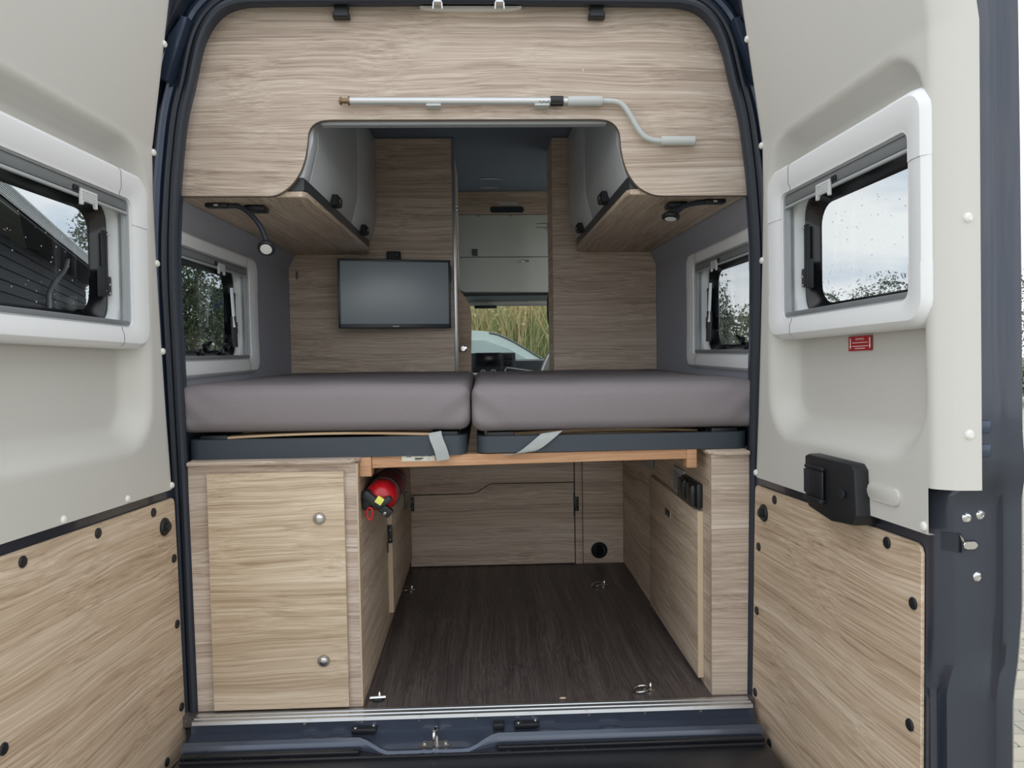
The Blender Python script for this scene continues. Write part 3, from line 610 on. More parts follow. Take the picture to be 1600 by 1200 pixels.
# ================================================================== OVERHEAD LOCKERS
def locker(s, wd):
    root = thing('overhead_locker', 'grey-fronted overhead locker along the %s wall with wood underside' % wd, 'cabinet', (s*0.6, 0.7, 1.40), 'overhead lockers')
    yf = 1.345
    pts = [(s*0.79, 0.070), (s*0.455, 0.070), (s*0.445, 0.09), (s*0.445, yf-0.10), (s*0.452, yf-0.05), (s*0.475, yf-0.015), (s*0.505, yf), (s*0.79, yf)]
    M().prism(pts, 'z', 1.405, 1.421, 0.002).build('base_panel', 'wood_y', root)
    pts2 = [(s*0.78, 0.072), (s*0.452, 0.072), (s*0.448, 0.09), (s*0.448, yf-0.09), (s*0.456, yf-0.045), (s*0.478, yf-0.012), (s*0.505, yf-0.004), (s*0.78, yf-0.004)]
    M().prism(pts2, 'z', 1.422, 1.456, 0.001).build('front_rail', 'locker_rail', root)
    ys = [0.072, 0.135, 0.835, yf-0.012] if s < 0 else [0.072, 0.10, 0.79, yf-0.012]
    for a, b in zip(ys, ys[1:]):
        d = M().prism([(s*0.452, 1.458), (s*0.426, 1.553), (s*0.424, 1.565), (s*0.424, 1.905), (s*0.445, 1.905), (s*0.445, 1.565), (s*0.470, 1.458)], 'y', a+0.0015, b-0.0015, 0.001).build('locker_door', 'locker', root)
        if b-a > 0.2:
            k = (a+b)/2-0.02 if s < 0 else (a+b)/2
            kb = M().prism([(k-0.036, 1.452), (k-0.03, 1.486), (k+0.03, 1.486), (k+0.036, 1.474), (k+0.036, 1.452), (k, 1.446)], 'x', s*0.424, s*0.456, 0.004).build('latch_button', 'black', d)
            M().box(s*0.420, s*0.427, k-0.02, k+0.02, 1.458, 1.478, 0.002).build('button_cap', 'black_gloss', kb)
    for y in ys[1:-1]:
        M().tube([(s*0.4535, y, 1.437), (s*0.4235, y, 1.556), (s*0.4215, y, 1.90)], 0.0012, 5).build('gap_light_line', 'handle_white', root)  # pale line stands in for light showing along the door gap
    return root
locker(-1, 'left'); locker(1, 'right')

# ================================================================== READING LAMPS AND LITTLE SOCKETS
def lamp(label, base, path, head, aim, r=0.026):
    t = thing('reading_lamp', label, 'lamp', base, 'gooseneck reading lamps')
    x, y, z = base
    M().box(x-0.032, x+0.032, y-0.016, y+0.016, z-0.012, z, 0.004).build('lamp_base', 'black', t)
    M().tube(smooth_path(path, 6), 0.0075, 10).build('gooseneck', 'rubber', t)
    h = M().lathe(head, aim, [(0.010, -0.016), (0.020, -0.010), (r, -0.003), (r, 0.004), (r*0.84, 0.007), (r*0.80, 0.006)], 24).build('lamp_head', 'black', t)
    a = Vector(aim).normalized(); M().lathe(Vector(head)+a*0.0045, aim, [(r*0.66, 0.0025), (r*0.64, 0.0035), (0.006, 0.004)], 20).build('lens', 'lamp_lens', h)
    sw = M().box(x-0.006, x+0.006, y-0.0175, y-0.015, z-0.009, z-0.004, 0.001).build('switch', 'grip', t)
lamp('black gooseneck reading lamp drooping beside the left side window', (-0.715, 0.15, 1.404), [(-0.690, 0.15, 1.398), (-0.655, 0.15, 1.395), (-0.622, 0.15, 1.372), (-0.597, 0.15, 1.340), (-0.583, 0.15, 1.305), (-0.580, 0.153, 1.284)], (-0.580, 0.147, 1.277), (0.05, -0.72, -0.62), 0.025)
lamp('black gooseneck reading lamp bent back under the right locker', (0.715, 0.15, 1.404), [(0.690, 0.15, 1.398), (0.655, 0.15, 1.394), (0.628, 0.15, 1.386), (0.608, 0.15, 1.372), (0.598, 0.15, 1.364)], (0.588, 0.15, 1.356), (-0.10, -0.16, -0.98), 0.026)
for x, wd in ((-0.62, 'left'), (0.617, 'right')):
    t = thing('socket_strip', 'flat black socket block under the %s locker next to the lamp' % wd, 'socket', (x, 0.2, 1.40), 'socket blocks under the lockers')
    M().box(x-0.030, x+0.030, 0.17, 0.23, 1.388, 1.405, 0.006).build('block', 'black', t)
    M().box(x-0.022, x+0.022, 0.166, 0.172, 1.392, 1.399, 0.001).build('slot', 'rubber', t)

# ================================================================== PARTITIONS AT THE FAR END OF THE BED
wl = thing('wardrobe', 'oak-look wardrobe wall behind the television', 'wardrobe', (-0.45, 1.35, 0))
M().prism([(-0.817, 0.865), (-0.090, 0.865), (-0.090, 1.912), (-0.817, 1.912)], 'y', 1.35, 1.37, 0.001).build('rear_panel', 'wood_far', wl)
M().box(-0.105, -0.088, 1.372, 2.10, 0.0, 1.912).build('aisle_panel', 'wood_y', wl)
M().box(-0.092, -0.078, 1.342, 1.372, 0.60, 1.912, 0.004).build('edge_profile', 'alu', wl)
M().box(-0.800, -0.106, 1.46, 2.10, 0.0, 1.90).build('carcass', 'felt', wl)
M().box(-0.786, -0.775, 1.346, 1.351, 1.30, 1.335, 0.003).build('cover_cap', 'edge_dark', wl)
hg = M().box(-0.080, -0.070, 1.36, 1.40, 1.615, 1.625, 0.002).build('door_hinge', 'chrome', wl)
M().box(-0.080, -0.066, 1.36, 1.40, 1.598, 1.606, 0.002).build('door_hinge', 'chrome', wl)
cp = thing('washroom_door', 'grey-brown curved door edge with a round knob beside the aisle', 'door', (-0.06, 1.76, 0.5))
cpts = smooth_path([(-0.030, 0, 0.60), (-0.026, 0, 0.90), (-0.021, 0, 1.10), (-0.022, 0, 1.16), (-0.032, 0, 1.206), (-0.050, 0, 1.240), (-0.066, 0, 1.262), (-0.078, 0, 1.29), (-0.084, 0, 1.35)], 5)
M().prism([(-0.0865, 0.60)]+[(p.x, p.z) for p in cpts]+[(-0.0845, 1.85), (-0.0865, 1.85)], 'y', 1.75, 1.775, 0.001).build('door_leaf', 'wood_far', cp)
M().lathe((-0.064, 1.75, 0.985), (0, -1, 0), [(0.007, 0), (0.007, 0.012), (0.016, 0.014), (0.018, 0.022), (0.012, 0.030)], 18).build('knob', 'chrome', cp)
wr_ = thing('galley_wall', 'oak-look partition wall on the right of the aisle', 'partition', (0.6, 1.35, 0))
M().prism([(0.352, 0.865), (0.817, 0.865), (0.817, 1.912), (0.352, 1.912)], 'y', 1.35, 1.37, 0.001).build('rear_panel', 'wood_far', wr_)
M().box(0.352, 0.368, 1.372, 1.60, 0.0, 1.912).build('aisle_panel', 'wood_y', wr_)
M().box(0.50, 0.80, 1.62, 2.2, 0.0, 0.93).build('galley_block', 'felt', wr_)
# television on its arm
ty = math.radians(-11.0)
tvm = Matrix.Translation((-0.342, 1.265, 1.224)) @ Matrix.Rotation(-ty, 4, 'Z') @ Matrix.Rotation(math.radians(0.3), 4, 'Y')
tv = frame_thing('television', 'flat black television with grey sky sheen coloured into its screen on the wardrobe wall', 'television', tvm.translation, tvm.to_3x3().col[0], tvm.to_3x3().col[1], tvm.to_3x3().col[2])
hw, hh = 0.241, 0.148
M().box(-hw, hw, -0.006, 0.028, -hh, hh, 0.003).build('housing', 'tv_frame', tv)
M().box(-hw+0.009, hw-0.009, -0.0085, -0.006, -hh+0.018, hh-0.010, 0.0005).build('screen', 'tv_screen', tv)
for a, b, c0, d0 in ((-hw, hw, hh-0.010, hh), (-hw, hw, -hh, -hh+0.018), (-hw, -hw+0.009, -hh, hh), (hw-0.009, hw, -hh, hh)):
    M().box(a, b, -0.011, -0.005, c0, d0, 0.0015).build('bezel', 'tv_frame', tv)
M().box(-0.012, 0.014, -0.0116, -0.0108, -hh+0.0065, -hh+0.0095).build('maker_mark', 'print_white', tv)
M().box(-0.030, 0.030, 0.03, 0.06, 0.02, hh+0.040, 0.003).build('wall_bracket', 'black', tv)
M().sphere((0.012, 0.027, hh+0.025), 0.004, 8, 6).build('bracket_screw', 'chrome', tv)
M().box(hw, hw+0.006, 0.0, 0.03, 0.055, 0.125, 0.002).build('side_module', 'black', tv)

# ================================================================== BED
def mattress(name, label, x0, x1, y0, y1, z0, z1, seed, taper=0.0):
    bm = bmesh.new(); bmesh.ops.create_cube(bm, size=1.0)
    bmesh.ops.subdivide_edges(bm, edges=bm.edges[:], cuts=39, use_grid_fill=True)
    r = 0.033; hx, hy, hz = (x1-x0)/2, (y1-y0)/2, (z1-z0)/2; cx, cy, cz = (x0+x1)/2, (y0+y1)/2, (z0+z1)/2
    for v in bm.verts:
        def warp(t): return math.copysign(0.5*(1-(1-abs(t)*2)**1.6), t)
        p = Vector((warp(v.co.x)*2*hx, warp(v.co.y)*2*hy, v.co.z*2*hz))
        q = Vector((max(-hx+r, min(hx-r, p.x)), max(-hy+r, min(hy-r, p.y)), max(-hz+r, min(hz-r, p.z))))
        d = p-q
        if d.length > 1e-6: p = q+d.normalized()*min(r, d.length)
        wv = Vector((p.x+cx, p.y+cy, p.z+cz))
        top = sstep(-0.02, 0.05, p.z)
        n1 = noise.noise(wv*3.1+Vector((seed, 0, 0))); n2 = noise.noise(Vector((wv.x*9, wv.y*9, wv.z*16))+Vector((0, seed, 0)))
        p.z += top*(0.006*n1+0.0015*n2); p.y += (-0.004*n1-0.002*n2)*sstep(-hy+0.1, -hy, p.y)
        # belly of the front face, drooping underside
        p.y -= 0.010*sstep(-hy+0.1, -hy, p.y)*(1-(p.z/hz)**2)
        # gathered corner folds of the fitted sheet next to the middle gap
        ex = min(abs(p.x-hx), abs(p.x+hx)); fold = sstep(0.16, 0.0, ex)*sstep(-hy+0.08, -hy, p.y)
        p.y += 0.0038*fold*math.sin(75*(p.z+0.8*(ex)))
        v.co = Vector((p.x+cx, p.y+cy, p.z+cz+taper*(p.x/hx)*0.5))
    m = M(); m.bm.free(); m.bm = bm
    o = m.build(name, 'fabric', None, ang=80)
    return tag(o, label, 'mattress', 'bed mattresses')
mattress('mattress', 'left grey sheet-covered mattress of the split rear bed', -0.822, -0.003, 0.03, 1.335, 0.757, 0.886, 1.3, -0.006)
mattress('mattress', 'right grey sheet-covered mattress of the split rear bed', 0.000, 0.822, 0.025, 1.335, 0.749, 0.882, 5.7, 0.0)
def bed_tray(label, x0, x1, z0, z1, sz=0.0):
    t = thing('bed_tray', label, 'bed frame', ((x0+x1)/2, 0.03, z0), 'bed frame trays')
    y0, y1 = 0.028, 1.32
    fr = roundrect(x0, x1, y0, y1, 0.035, 5); inn = roundrect(x0+0.022, x1-0.022, y0+0.022, y1-0.022, 0.02, 5)
    M().loft([[(x, y, z0) for x, y in fr], [(x, y, z1) for x, y in fr], [(x, y, z1) for x, y in inn], [(x, y, z0) for x, y in inn], [(x, y, z0) for x, y in fr]]).build('rim', 'tray', t)
    for k in range(9):
        yy = y0+0.05+k*0.14
        sl = []
        for q in range(13):
            xx = x0+0.10+(x1-x0-0.20)*q/12; sl.append((xx, yy, z1+sz+0.007*math.sin(PI*q/12)))
        M().strip(sl, (0, 0.028, 0), (0, 0, 0.006)).build('slat', 'beech_pale', t)
        for xx in (x0+0.03, x1-0.10): M().box(xx, xx+0.075, yy-0.03, yy+0.03, z1-0.010, z1+0.010, 0.003).build('slat_holder', 'black', t)
    return t
bed_tray('left dark slate bed frame tray, resting on the wardrobe-side cabinet', -0.779, -0.014, 0.687, 0.741)
bed_tray('right dark slate bed frame tray, resting on the fridge-side cabinet', 0.013, 0.775, 0.691, 0.737, -0.014)
def strap(label, pts, w):
    o = M().strip(smooth_path(pts, 5), w, (0, -0.0018, 0)).build('strap', 'strap', None)
    return tag(o, label, 'strap', 'grey webbing straps')
strap('short grey webbing strap hanging over the left bed tray', [(-0.102, 0.030, 0.752), (-0.098, 0.020, 0.735), (-0.088, 0.014, 0.710), (-0.082, 0.013, 0.690), (-0.079, 0.013, 0.676)], (0.0175, 0, 0.003))
strap('long grey webbing strap running diagonally across the right bed tray', [(0.222, 0.030, 0.746), (0.205, 0.021, 0.733), (0.180, 0.019, 0.713), (0.160, 0.019, 0.699), (0.140, 0.022, 0.690), (0.118, 0.030, 0.688)], (0.030, 0, 0.004))
bm_ = thing('bed_beam', 'long beech beam with end blocks carrying the bed', 'beam', (0.16, 0.05, 0.66))
M().prism([(-0.278, 0.654), (-0.278, 0.686), (0.606, 0.690), (0.606, 0.663)], 'y', 0.036, 0.075, 0.001).build('beam', 'beech', bm_)
M().box(-0.311, -0.279, 0.030, 0.085, 0.632, 0.686, 0.001).build('end_block', 'beech', bm_)
M().box(0.600, 0.628, 0.030, 0.085, 0.638, 0.690, 0.001).build('end_block', 'beech', bm_)
lb = M().box(-0.195, -0.104, 0.0345, 0.0358, 0.6715, 0.6885).build('beam_label', 'paper', bm_, False)
for a0, a1, z, t_ in ((-0.182, -0.168, 0.6840, .0010), (-0.164, -0.148, 0.6860, .0007), (-0.145, -0.130, 0.6858, .0008), (-0.126, -0.112, 0.6856, .0009), (-0.159, -0.136, 0.6788, .0016), (-0.159, -0.142, 0.6755, .0009), (-0.126, -0.116, 0.6760, .0004)):
    M().box(a0, a1, 0.0341, 0.0346, z-t_, z+t_).build('print_line', 'ink', lb, False)

# ================================================================== LOWER CABINETS
lc = thing('garage_cabinet', 'tall oak-look cabinet at the left of the garage with two push knobs', 'cabinet', (-0.54, 0.0, 0))
M().prism([(-0.766, 0.0), (-0.312, 0.0), (-0.312, 0.674), (-0.766, 0.674)], 'y', 0.0, 0.016).build('front_frame', 'wood_x', lc)
M().box(-0.328, -0.312, 0.017, 1.349, 0.0, 0.674).build('side_panel', 'wood_y', lc)
M().box(-0.3155, -0.3116, -0.0008, 0.017, 0.0, 0.674).build('corner_edge', 'edge', lc)
M().box(-0.80, -0.33, 0.018, 1.34, 0.30, 0.32).build('inner_shelf', 'wood_y', lc)
top = [(-0.80, 0.2), (-0.80, 0.07), (-0.764, 0.07), (-0.764, -0.014), (-0.360, -0.014), (-0.330, -0.008), (-0.312, 0.006), (-0.306, 0.024), (-0.306, 0.2)]
M().prism(top, 'z', 0.675, 0.687, 0.003, 2).build('top_panel', 'wood_x', lc)
dd = M().box(-0.711, -0.347, -0.018, -0.001, 0.008, 0.655, 0.0012).build('cabinet_door', 'wood_warm', lc)
for x, z in ((-0.414, 0.529), (-0.412, 0.138)):
    k = M().lathe((x, -0.018, z), (0, -1, 0), [(0.0165, 0), (0.0165, 0.003), (0.0145, 0.006), (0.011, 0.0065), (0.0105, 0.005)], 26).build('push_knob', 'nickel', dd)
    M().lathe((x, -0.022, z), (0, -1, 0), [(0.0105, 0), (0.0105, 0.003), (0.006, 0.0045)], 22).build('knob_cap', 'chrome', k)
sd = M().box(-0.3115, -0.296, 0.60, 1.30, 0.055, 0.56, 0.001).build('side_flap', 'wood_y', lc)
M().box(-0.3115, -0.2955, 0.5985, 0.6005, 0.055, 0.56).build('flap_edge', 'edge', lc)
lk = M().box(-0.309, -0.294, 0.586, 0.600, 0.305, 0.368, 0.002).build('slide_latch', 'black', sd)
M().box(-0.312, -0.309, 0.586, 0.598, 0.270, 0.31, 0.001).build('latch_tongue', 'black', sd)
for z in (0.318, 0.352): M().sphere((-0.3015, 0.586, z), 0.003, 8, 6).build('screw', 'chrome', sd)
rc = thing('fridge_cabinet', 'narrow oak-look cabinet at the right of the garage with a proud side door', 'cabinet', (0.72, 0.0, 0))
M().box(0.660, 0.766, 0.0, 0.016, 0.0, 0.676).build('front_frame', 'wood_x', rc)
M().box(0.6598, 0.676, 0.017, 1.349, 0.0, 0.676).build('side_panel', 'wood_y', rc)
M().prism([(0.80, 0.2), (0.80, 0.07), (0.764, 0.07), (0.764, -0.014), (0.70, -0.014), (0.672, -0.006), (0.656, 0.012), (0.652, 0.03), (0.652, 0.2)], 'z', 0.677, 0.689, 0.003, 2).build('top_panel', 'wood_x', rc)
rd = M().box(0.6425, 0.6585, 0.077, 0.72, 0.018, 0.503, 0.001).build('side_door', 'wood_y', rc)
M().box(0.6422, 0.6588, 0.0755, 0.0772, 0.018, 0.503).build('door_edge', 'edge', rc)
rec = M().box(0.6415, 0.644, 0.40, 0.47, 0.413, 0.434, 0.001).build('flush_pull', 'black', rd)
M().box(0.6405, 0.6425, 0.395, 0.40, 0.411, 0.436).build('pull_lip', 'alu', rd)
vt = thing('vent_plate', 'grey framed vent plate above the proud door on the right cabinet side', 'vent', (0.655, 0.33, 0.52))
M().box(0.651, 0.6595, 0.265, 0.40, 0.505, 0.590, 0.003).build('frame', 'grey_rail', vt)
for k in range(5): M().box(0.648, 0.652, 0.29+k*0.020, 0.298+k*0.020, 0.520, 0.575).build('slat', 'cassette', vt)
for y, wd in ((0.215, 'farther'), (0.125, 'nearer')):
    so = thing('power_socket', 'black hooded power socket on the right cabinet side, %s of the two' % wd, 'socket', (0.65, y, 0.53), 'black sockets on the right cabinet')
    M().box(0.642, 0.6595, y-0.045, y+0.045, 0.510, 0.582, 0.005).build('housing', 'black', so)
    M().box(0.628, 0.644, y-0.036, y+0.036, 0.515, 0.577, 0.004).build('flap', 'black_gloss', so)
    M().box(0.626, 0.6285, y-0.040, y-0.030, 0.520, 0.572, 0.001).build('flap_hinge', 'tv_frame', so)
tp = M().strip([(0.657, 0.76, 0.60), (0.656, 0.76, 0.565), (0.653, 0.75, 0.530)], (0, 0.055, -0.006), (-0.0012, 0, 0)).build('tape_tag', 'strap', None)
tag(tp, 'short grey tape tag hanging below the beam on the right side panel', 'tape')

# bulkhead at the far end of the garage
bk = thing('wall_front', 'oak-look bulkhead closing the garage, with a stepped flap', 'wall', (0.18, 1.35, 0), None, 'structure')
M().box(-0.312, 0.660, 1.362, 1.378, 0.0, 0.86).build('gap_shade_board', 'rubber', bk)  # dark sheet stands in for shade in the gaps between panels
bend = [(p.x, p.z) for p in smooth_path([(-0.05, 0, 0.328), (-0.022, 0, 0.330), (0.0, 0, 0.337), (0.045, 0, 0.365), (0.065, 0, 0.371), (0.09, 0, 0.3715)], 4)]
M().prism([(-0.3105, 0.331)]+[(x, z+0.004) for x, z in bend]+[(0.435, 0.375), (0.435, 0.86), (-0.3105, 0.86)], 'y', 1.35, 1.362, 0.001).build('upper_panel', 'wood_far', bk)
fl = M().prism([(-0.303, 0.327)]+bend+[(0.434, 0.371), (0.436, 0.004), (-0.305, 0.004)], 'y', 1.348, 1.362, 0.001).build('stepped_flap', 'wood_far', bk)
M().box(0.440, 0.472, 1.349, 1.362, 0.0, 0.86, 0.001).build('post_strip', 'wood_far', bk)
M().box(0.475, 0.659, 1.350, 1.362, 0.0, 0.86, 0.001).build('right_panel', 'wood_far', bk)
for x, z in ((-0.296, 0.290), (0.445, 0.275)):
    k = M().box(x-0.010, x+0.010, 1.338, 1.349, z-0.032, z+0.032, 0.002).build('slide_latch', 'black', bk)
    M().box(x-0.013, x-0.009, 1.343, 1.348, z-0.055, z-0.02 if x < 0 else z+0.05, 0.001).build('latch_tongue', 'black', k)
    for dz in (-0.022, 0.012): M().sphere((x, 1.337, z+dz), 0.0035, 8, 6).build('screw', 'chrome', k)
av = thing('air_outlet', 'round black heater air outlet low on the garage bulkhead', 'vent', (0.547, 1.34, 0.06))
M().lathe((0.547, 1.35, 0.060), (0, -1, 0), [(0.037, 0), (0.037, 0.008), (0.032, 0.012), (0.028, 0.008), (0.027, 0.002)], 28).build('ring', 'black', av)
M().lathe((0.547, 1.346, 0.060), (0.5, -1, 0.1), [(0.024, 0), (0.024, 0.004), (0.020, 0.006)], 24).build('flap', 'black_gloss', av)

# fire extinguisher strapped to the cabinet side
fx = thing('fire_extinguisher', 'red fire extinguisher strapped sideways under the bed beam', 'fire extinguisher', (-0.262, 0.2, 0.55))
C0, C1 = Vector((-0.262, 0.16, 0.578)), Vector((-0.262, 0.46, 0.578)); AX = (C1-C0).normalized()
M().lathe(C0, AX, [(0.012, -0.034), (0.026, -0.030), (0.038, -0.018), (0.0445, 0.0), (0.0455, 0.02), (0.0455, 0.04), (0.0455, 0.30), (0.038, 0.315), (0.02, 0.32)], 32).build('cylinder', 'red', fx)
M().lathe(C0+AX*0.055, AX, [(0.0457, 0), (0.0460, 0.001), (0.0460, 0.19), (0.0457, 0.191)], 32).build('printed_label', 'red_label', fx)
for t_ in (0.045, 0.20):
    M().lathe(C0+AX*t_, AX, [(0.0465, 0), (0.0485, 0.001), (0.0485, 0.020), (0.0465, 0.021)], 32).build('strap_band', 'black', fx)
M().box(-0.3115, -0.300, 0.14, 0.42, 0.558, 0.600, 0.003).build('wall_bracket', 'black', fx)
M().box(-0.217, -0.208, 0.345, 0.355, 0.500, 0.555, 0.002).build('strap_tail', 'black', fx)
hd_ = M()
hd_.box(-0.048, 0.048, -0.012, 0.012, -0.013, 0.013, 0.005)
hd_.rot(Matrix.Translation((-0.266, 0.116, 0.566)) @ Matrix.Rotation(math.radians(40), 4, 'Y'))
vh = hd_.build('valve_head', 'black', fx)
k_ = M(); k_.box(-0.024, 0.024, -0.010, 0.010, -0.009, 0.009, 0.004); k_.rot(Matrix.Translation((-0.247, 0.108, 0.571)) @ Matrix.Rotation(math.radians(-32), 4, 'Y')); k_.build('nozzle', 'black', vh)
k_ = M(); k_.box(-0.010, 0.010, -0.005, 0.005, -0.010, 0.010, 0.001); k_.rot(Matrix.Translation((-0.258, 0.100, 0.578)) @ Matrix.Rotation(math.radians(35), 4, 'Y')); k_.build('safety_tag', 'yellow', vh)
k_ = M(); k_.box(-0.012, 0.016, -0.014, 0.014, -0.030, 0.026, 0.006); k_.rot(Matrix.Translation((-0.2985, 0.13, 0.577))); k_.build('squeeze_grip', 'black', vh)
M().lathe((-0.246, 0.110, 0.541), (0.4, -1, -0.3), [(0.006, -0.01), (0.006, 0.006), (0.003, 0.008)], 12).build('pin', 'nickel', vh)
M().tube([(-0.287+0.008*math.sin(a), 0.11, 0.540+0.017*math.cos(a)) for a in [2*PI*i/16 for i in range(16)]], 0.003, 8, True).build('pull_ring', 'red', vh)

fx.location = fx.location + Vector((0.0, -0.072, -0.013))

# lashing eyes on the floor
def eye(label, x, y, up_):
    t = thing('lashing_eye', label, 'lashing ring', (x, y, 0), 'floor lashing eyes')
    M().lathe((x, y, 0.0), (0, 0, 1), [(0.017, 0), (0.017, 0.003), (0.010, 0.005), (0.006, 0.006)], 20).build('base_plate', 'black' if up_ == 1 else 'chrome', t)
    M().lathe((x+0.004, y+0.004, 0.004), (0, 0, 1), [(0.006, 0), (0.006, 0.008), (0.004, 0.016), (0.002, 0.018)], 12).build('stud', 'chrome', t)
    if up_ == 1: M().cyl((x-0.022, y-0.004, 0.008), (x+0.022, y-0.001, 0.008), 0.0045, 10).build('bar', 'chrome', t)
    else: M().tube([(x-0.024+0.024*math.cos(a), y-0.004+0.020*math.sin(a), 0.008+0.004*math.cos(a)) for a in [2*PI*i/18 for i in range(18)]], 0.003, 8, True).build('ring', 'chrome', t)
eye('steel lashing eye on the floor beside the left cabinet front', -0.276, 0.036, 1)
eye('steel lashing ring on the floor at the rear near the right cabinet', 0.492, 0.040, 2)
eye('steel lashing ring on the floor deep inside, beside the left cabinet', -0.276, 1.018, 2)
eye('steel lashing ring on the floor deep inside, below the air outlet', 0.514, 1.016, 2)
cb = M().sphere((0.241, 0.005, 0.003), (0.010, 0.004, 0.003), 10, 7).build('wood_chip', 'edge', None)
tag(cb, 'tiny pale crumb on the dark floor near the threshold', 'crumb')

# ================================================================== CAB, SEEN DOWN THE AISLE
oc = thing('cab_locker', 'overcab locker with two grey flaps above the windscreen', 'cabinet', (0.15, 2.5, 1.3))
M().prism([(-0.75, 1.782), (0.75, 1.777), (0.75, 1.912), (-0.75, 1.912)], 'y', 2.50, 2.52).build('wood_fascia', 'wood_far', oc)
M().prism(roundrect(0.09, 0.29, 1.787, 1.822, 0.016), 'y', 2.494, 2.501, 0.001).build('finger_slot', 'rubber', oc)
M().box(0.145, 0.255, 2.497, 2.5005, 1.832, 1.850).build('notice', 'console', oc)
M().prism([(-0.75, 1.533), (0.75, 1.526), (0.75, 1.774), (-0.75, 1.779)], 'y', 2.505, 2.52, 0.001).build('upper_flap', 'flap', oc)
M().prism([(-0.75, 1.352), (-0.10, 1.340), (-0.075, 1.322), (0.75, 1.316), (0.75, 1.522), (-0.75, 1.529)], 'y', 2.500, 2.515, 0.001).build('lower_flap', 'flap', oc)
M().box(-0.74, 0.74, 2.522, 2.535, 1.32, 1.91).build('light_leak_stop', 'dash', oc)  # dark sheet added to stop light leaking through the flap gaps
M().box(0.265, 0.315, 2.490, 2.502, 1.495, 1.504, 0.002).build('flap_latch', 'chrome', oc)
M().box(-0.02, 0.012, 2.497, 2.506, 1.535, 1.575, 0.003).build('flap_handle', 'dash', oc)
for x in (0.02, 0.21): M().sphere((x, 2.504, 1.770), 0.004, 8, 6).build('screw', 'black', oc)
M().box(-0.75, 0.75, 2.50, 3.05, 1.297, 1.315).build('shelf_edge', 'black', oc)
M().box(-0.83, 0.83, 2.53, 3.2, 1.915, 1.945).build('locker_top', 'felt', oc)
for z, y, x0, x1 in ((0, 2.15, 0.03, 0.15), (0, 2.38, 0.03, 0.14)):
    o = M().box(x0, x1, y, y+0.012, 1.908, 1.915, 0.002).build('ceiling_profile', 'alu', None)
    tag(o, 'thin bright ceiling strip over the aisle, %s of the two' % ('nearer' if y < 2.3 else 'farther'), 'trim strip', 'thin ceiling strips')
hc = thing('overhead_console', 'grey overhead console with lights above the windscreen', 'console', (0.2, 3.1, 1.28))
M().prism([(-0.72, 1.285), (0.72, 1.272), (0.72, 1.36), (-0.72, 1.37)], 'y', 3.10, 3.22, 0.008, 2).build('headliner_bar', 'console', hc)
M().prism([(-0.05, 1.278), (0.165, 1.276), (0.185, 1.35), (-0.07, 1.352)], 'y', 3.07, 3.11, 0.008, 2).build('light_unit', 'flap', hc)
M().prism(roundrect(-0.015, 0.145, 1.300, 1.330, 0.013), 'y', 3.062, 3.071, 0.002).build('light_lens', 'lamp_lens', hc)
M().lathe((0.063, 3.063, 1.315), (0, -1, 0), [(0.026, 0), (0.024, 0.004)], 16).build('dome_switch', 'console', hc)
M().box(0.345, 0.455, 3.094, 3.1005, 1.295, 1.335).build('sun_visor_sticker', 'paper', hc)
M().box(-0.020, 0.130, 3.02, 3.05, 1.252, 1.272, 0.006).build('mirror', 'black', hc)
ws = thing('window_5', 'sloping windscreen of the cab with reeds outside', 'windscreen', (0, 3.5, 0.8), None, 'structure')
M().prism([(3.16, 1.34), (3.165, 1.345), (4.13, 0.79), (4.12, 0.785)], 'x', -0.80, 0.80).build('pane', 'windscreen', ws, False)
for s_ in (-1, 1): M().tube([(s_*0.81, 3.14, 1.36), (s_*0.84, 4.14, 0.77)], 0.035, 10).build('pillar', 'console', ws)
da = thing('dashboard', 'dark dashboard with touch screen and round knobs', 'dashboard', (0.1, 3.4, 0.5))
M().prism([(3.36, 0.30), (3.36, 0.80), (3.40, 0.895), (3.50, 0.905), (4.10, 0.78), (4.10, 0.30)], 'x', -0.80, 0.80, 0.01, 2).build('dash_body', 'dash', da)
M().prism([(3.32, 0.72), (3.32, 0.955), (3.40, 0.955), (3.45, 0.90), (3.45, 0.72)], 'x', -0.05, 0.262, 0.008, 2).build('centre_stack', 'dash', da)
sc_ = M().box(-0.022, 0.157, 3.30, 3.325, 0.862, 0.958, 0.004).build('touch_screen', 'screen_dark', da)
M().box(-0.010, 0.145, 3.297, 3.301, 0.872, 0.946, 0.001).build('display_glass', 'black_gloss', sc_)
for z0, z1 in ((0.905, 0.945), (0.862, 0.897)): M().box(0.182, 0.240, 3.305, 3.325, z0, z1, 0.006).build('air_vent', 'black', da)
cp_ = M().box(-0.035, 0.160, 3.305, 3.325, 0.775, 0.855, 0.004).build('climate_panel', 'black', da)
for x in (0.032, 0.104):
    M().lathe((x, 3.305, 0.819), (0, -1, 0), [(0.021, 0), (0.021, 0.010), (0.016, 0.014), (0.014, 0.012)], 18).build('knob', 'grip', cp_)
    M().lathe((x, 3.294, 0.819), (0, -1, 0), [(0.014, 0), (0.012, 0.004)], 14).build('knob_face', 'black', cp_)
M().box(-0.055, 0.026, 3.26, 3.30, 0.802, 0.818, 0.004).build('cup_rim', 'pale_edging', da)
gx = M().prism([(0.185, 0.76), (0.185, 0.835), (0.20, 0.852), (0.43, 0.815), (0.43, 0.76)], 'y', 3.30, 3.36, 0.006, 2).build('glove_box', 'dash', da)
M().tube([(0.186, 3.296, 0.78), (0.187, 3.296, 0.836), (0.20, 3.296, 0.851), (0.43, 3.296, 0.815)], 0.005, 8).build('chrome_trim', 'pale_edging', gx)
se = thing('passenger_seat', 'pale passenger seat back at the right edge of the aisle', 'seat', (0.62, 2.9, 0.0))
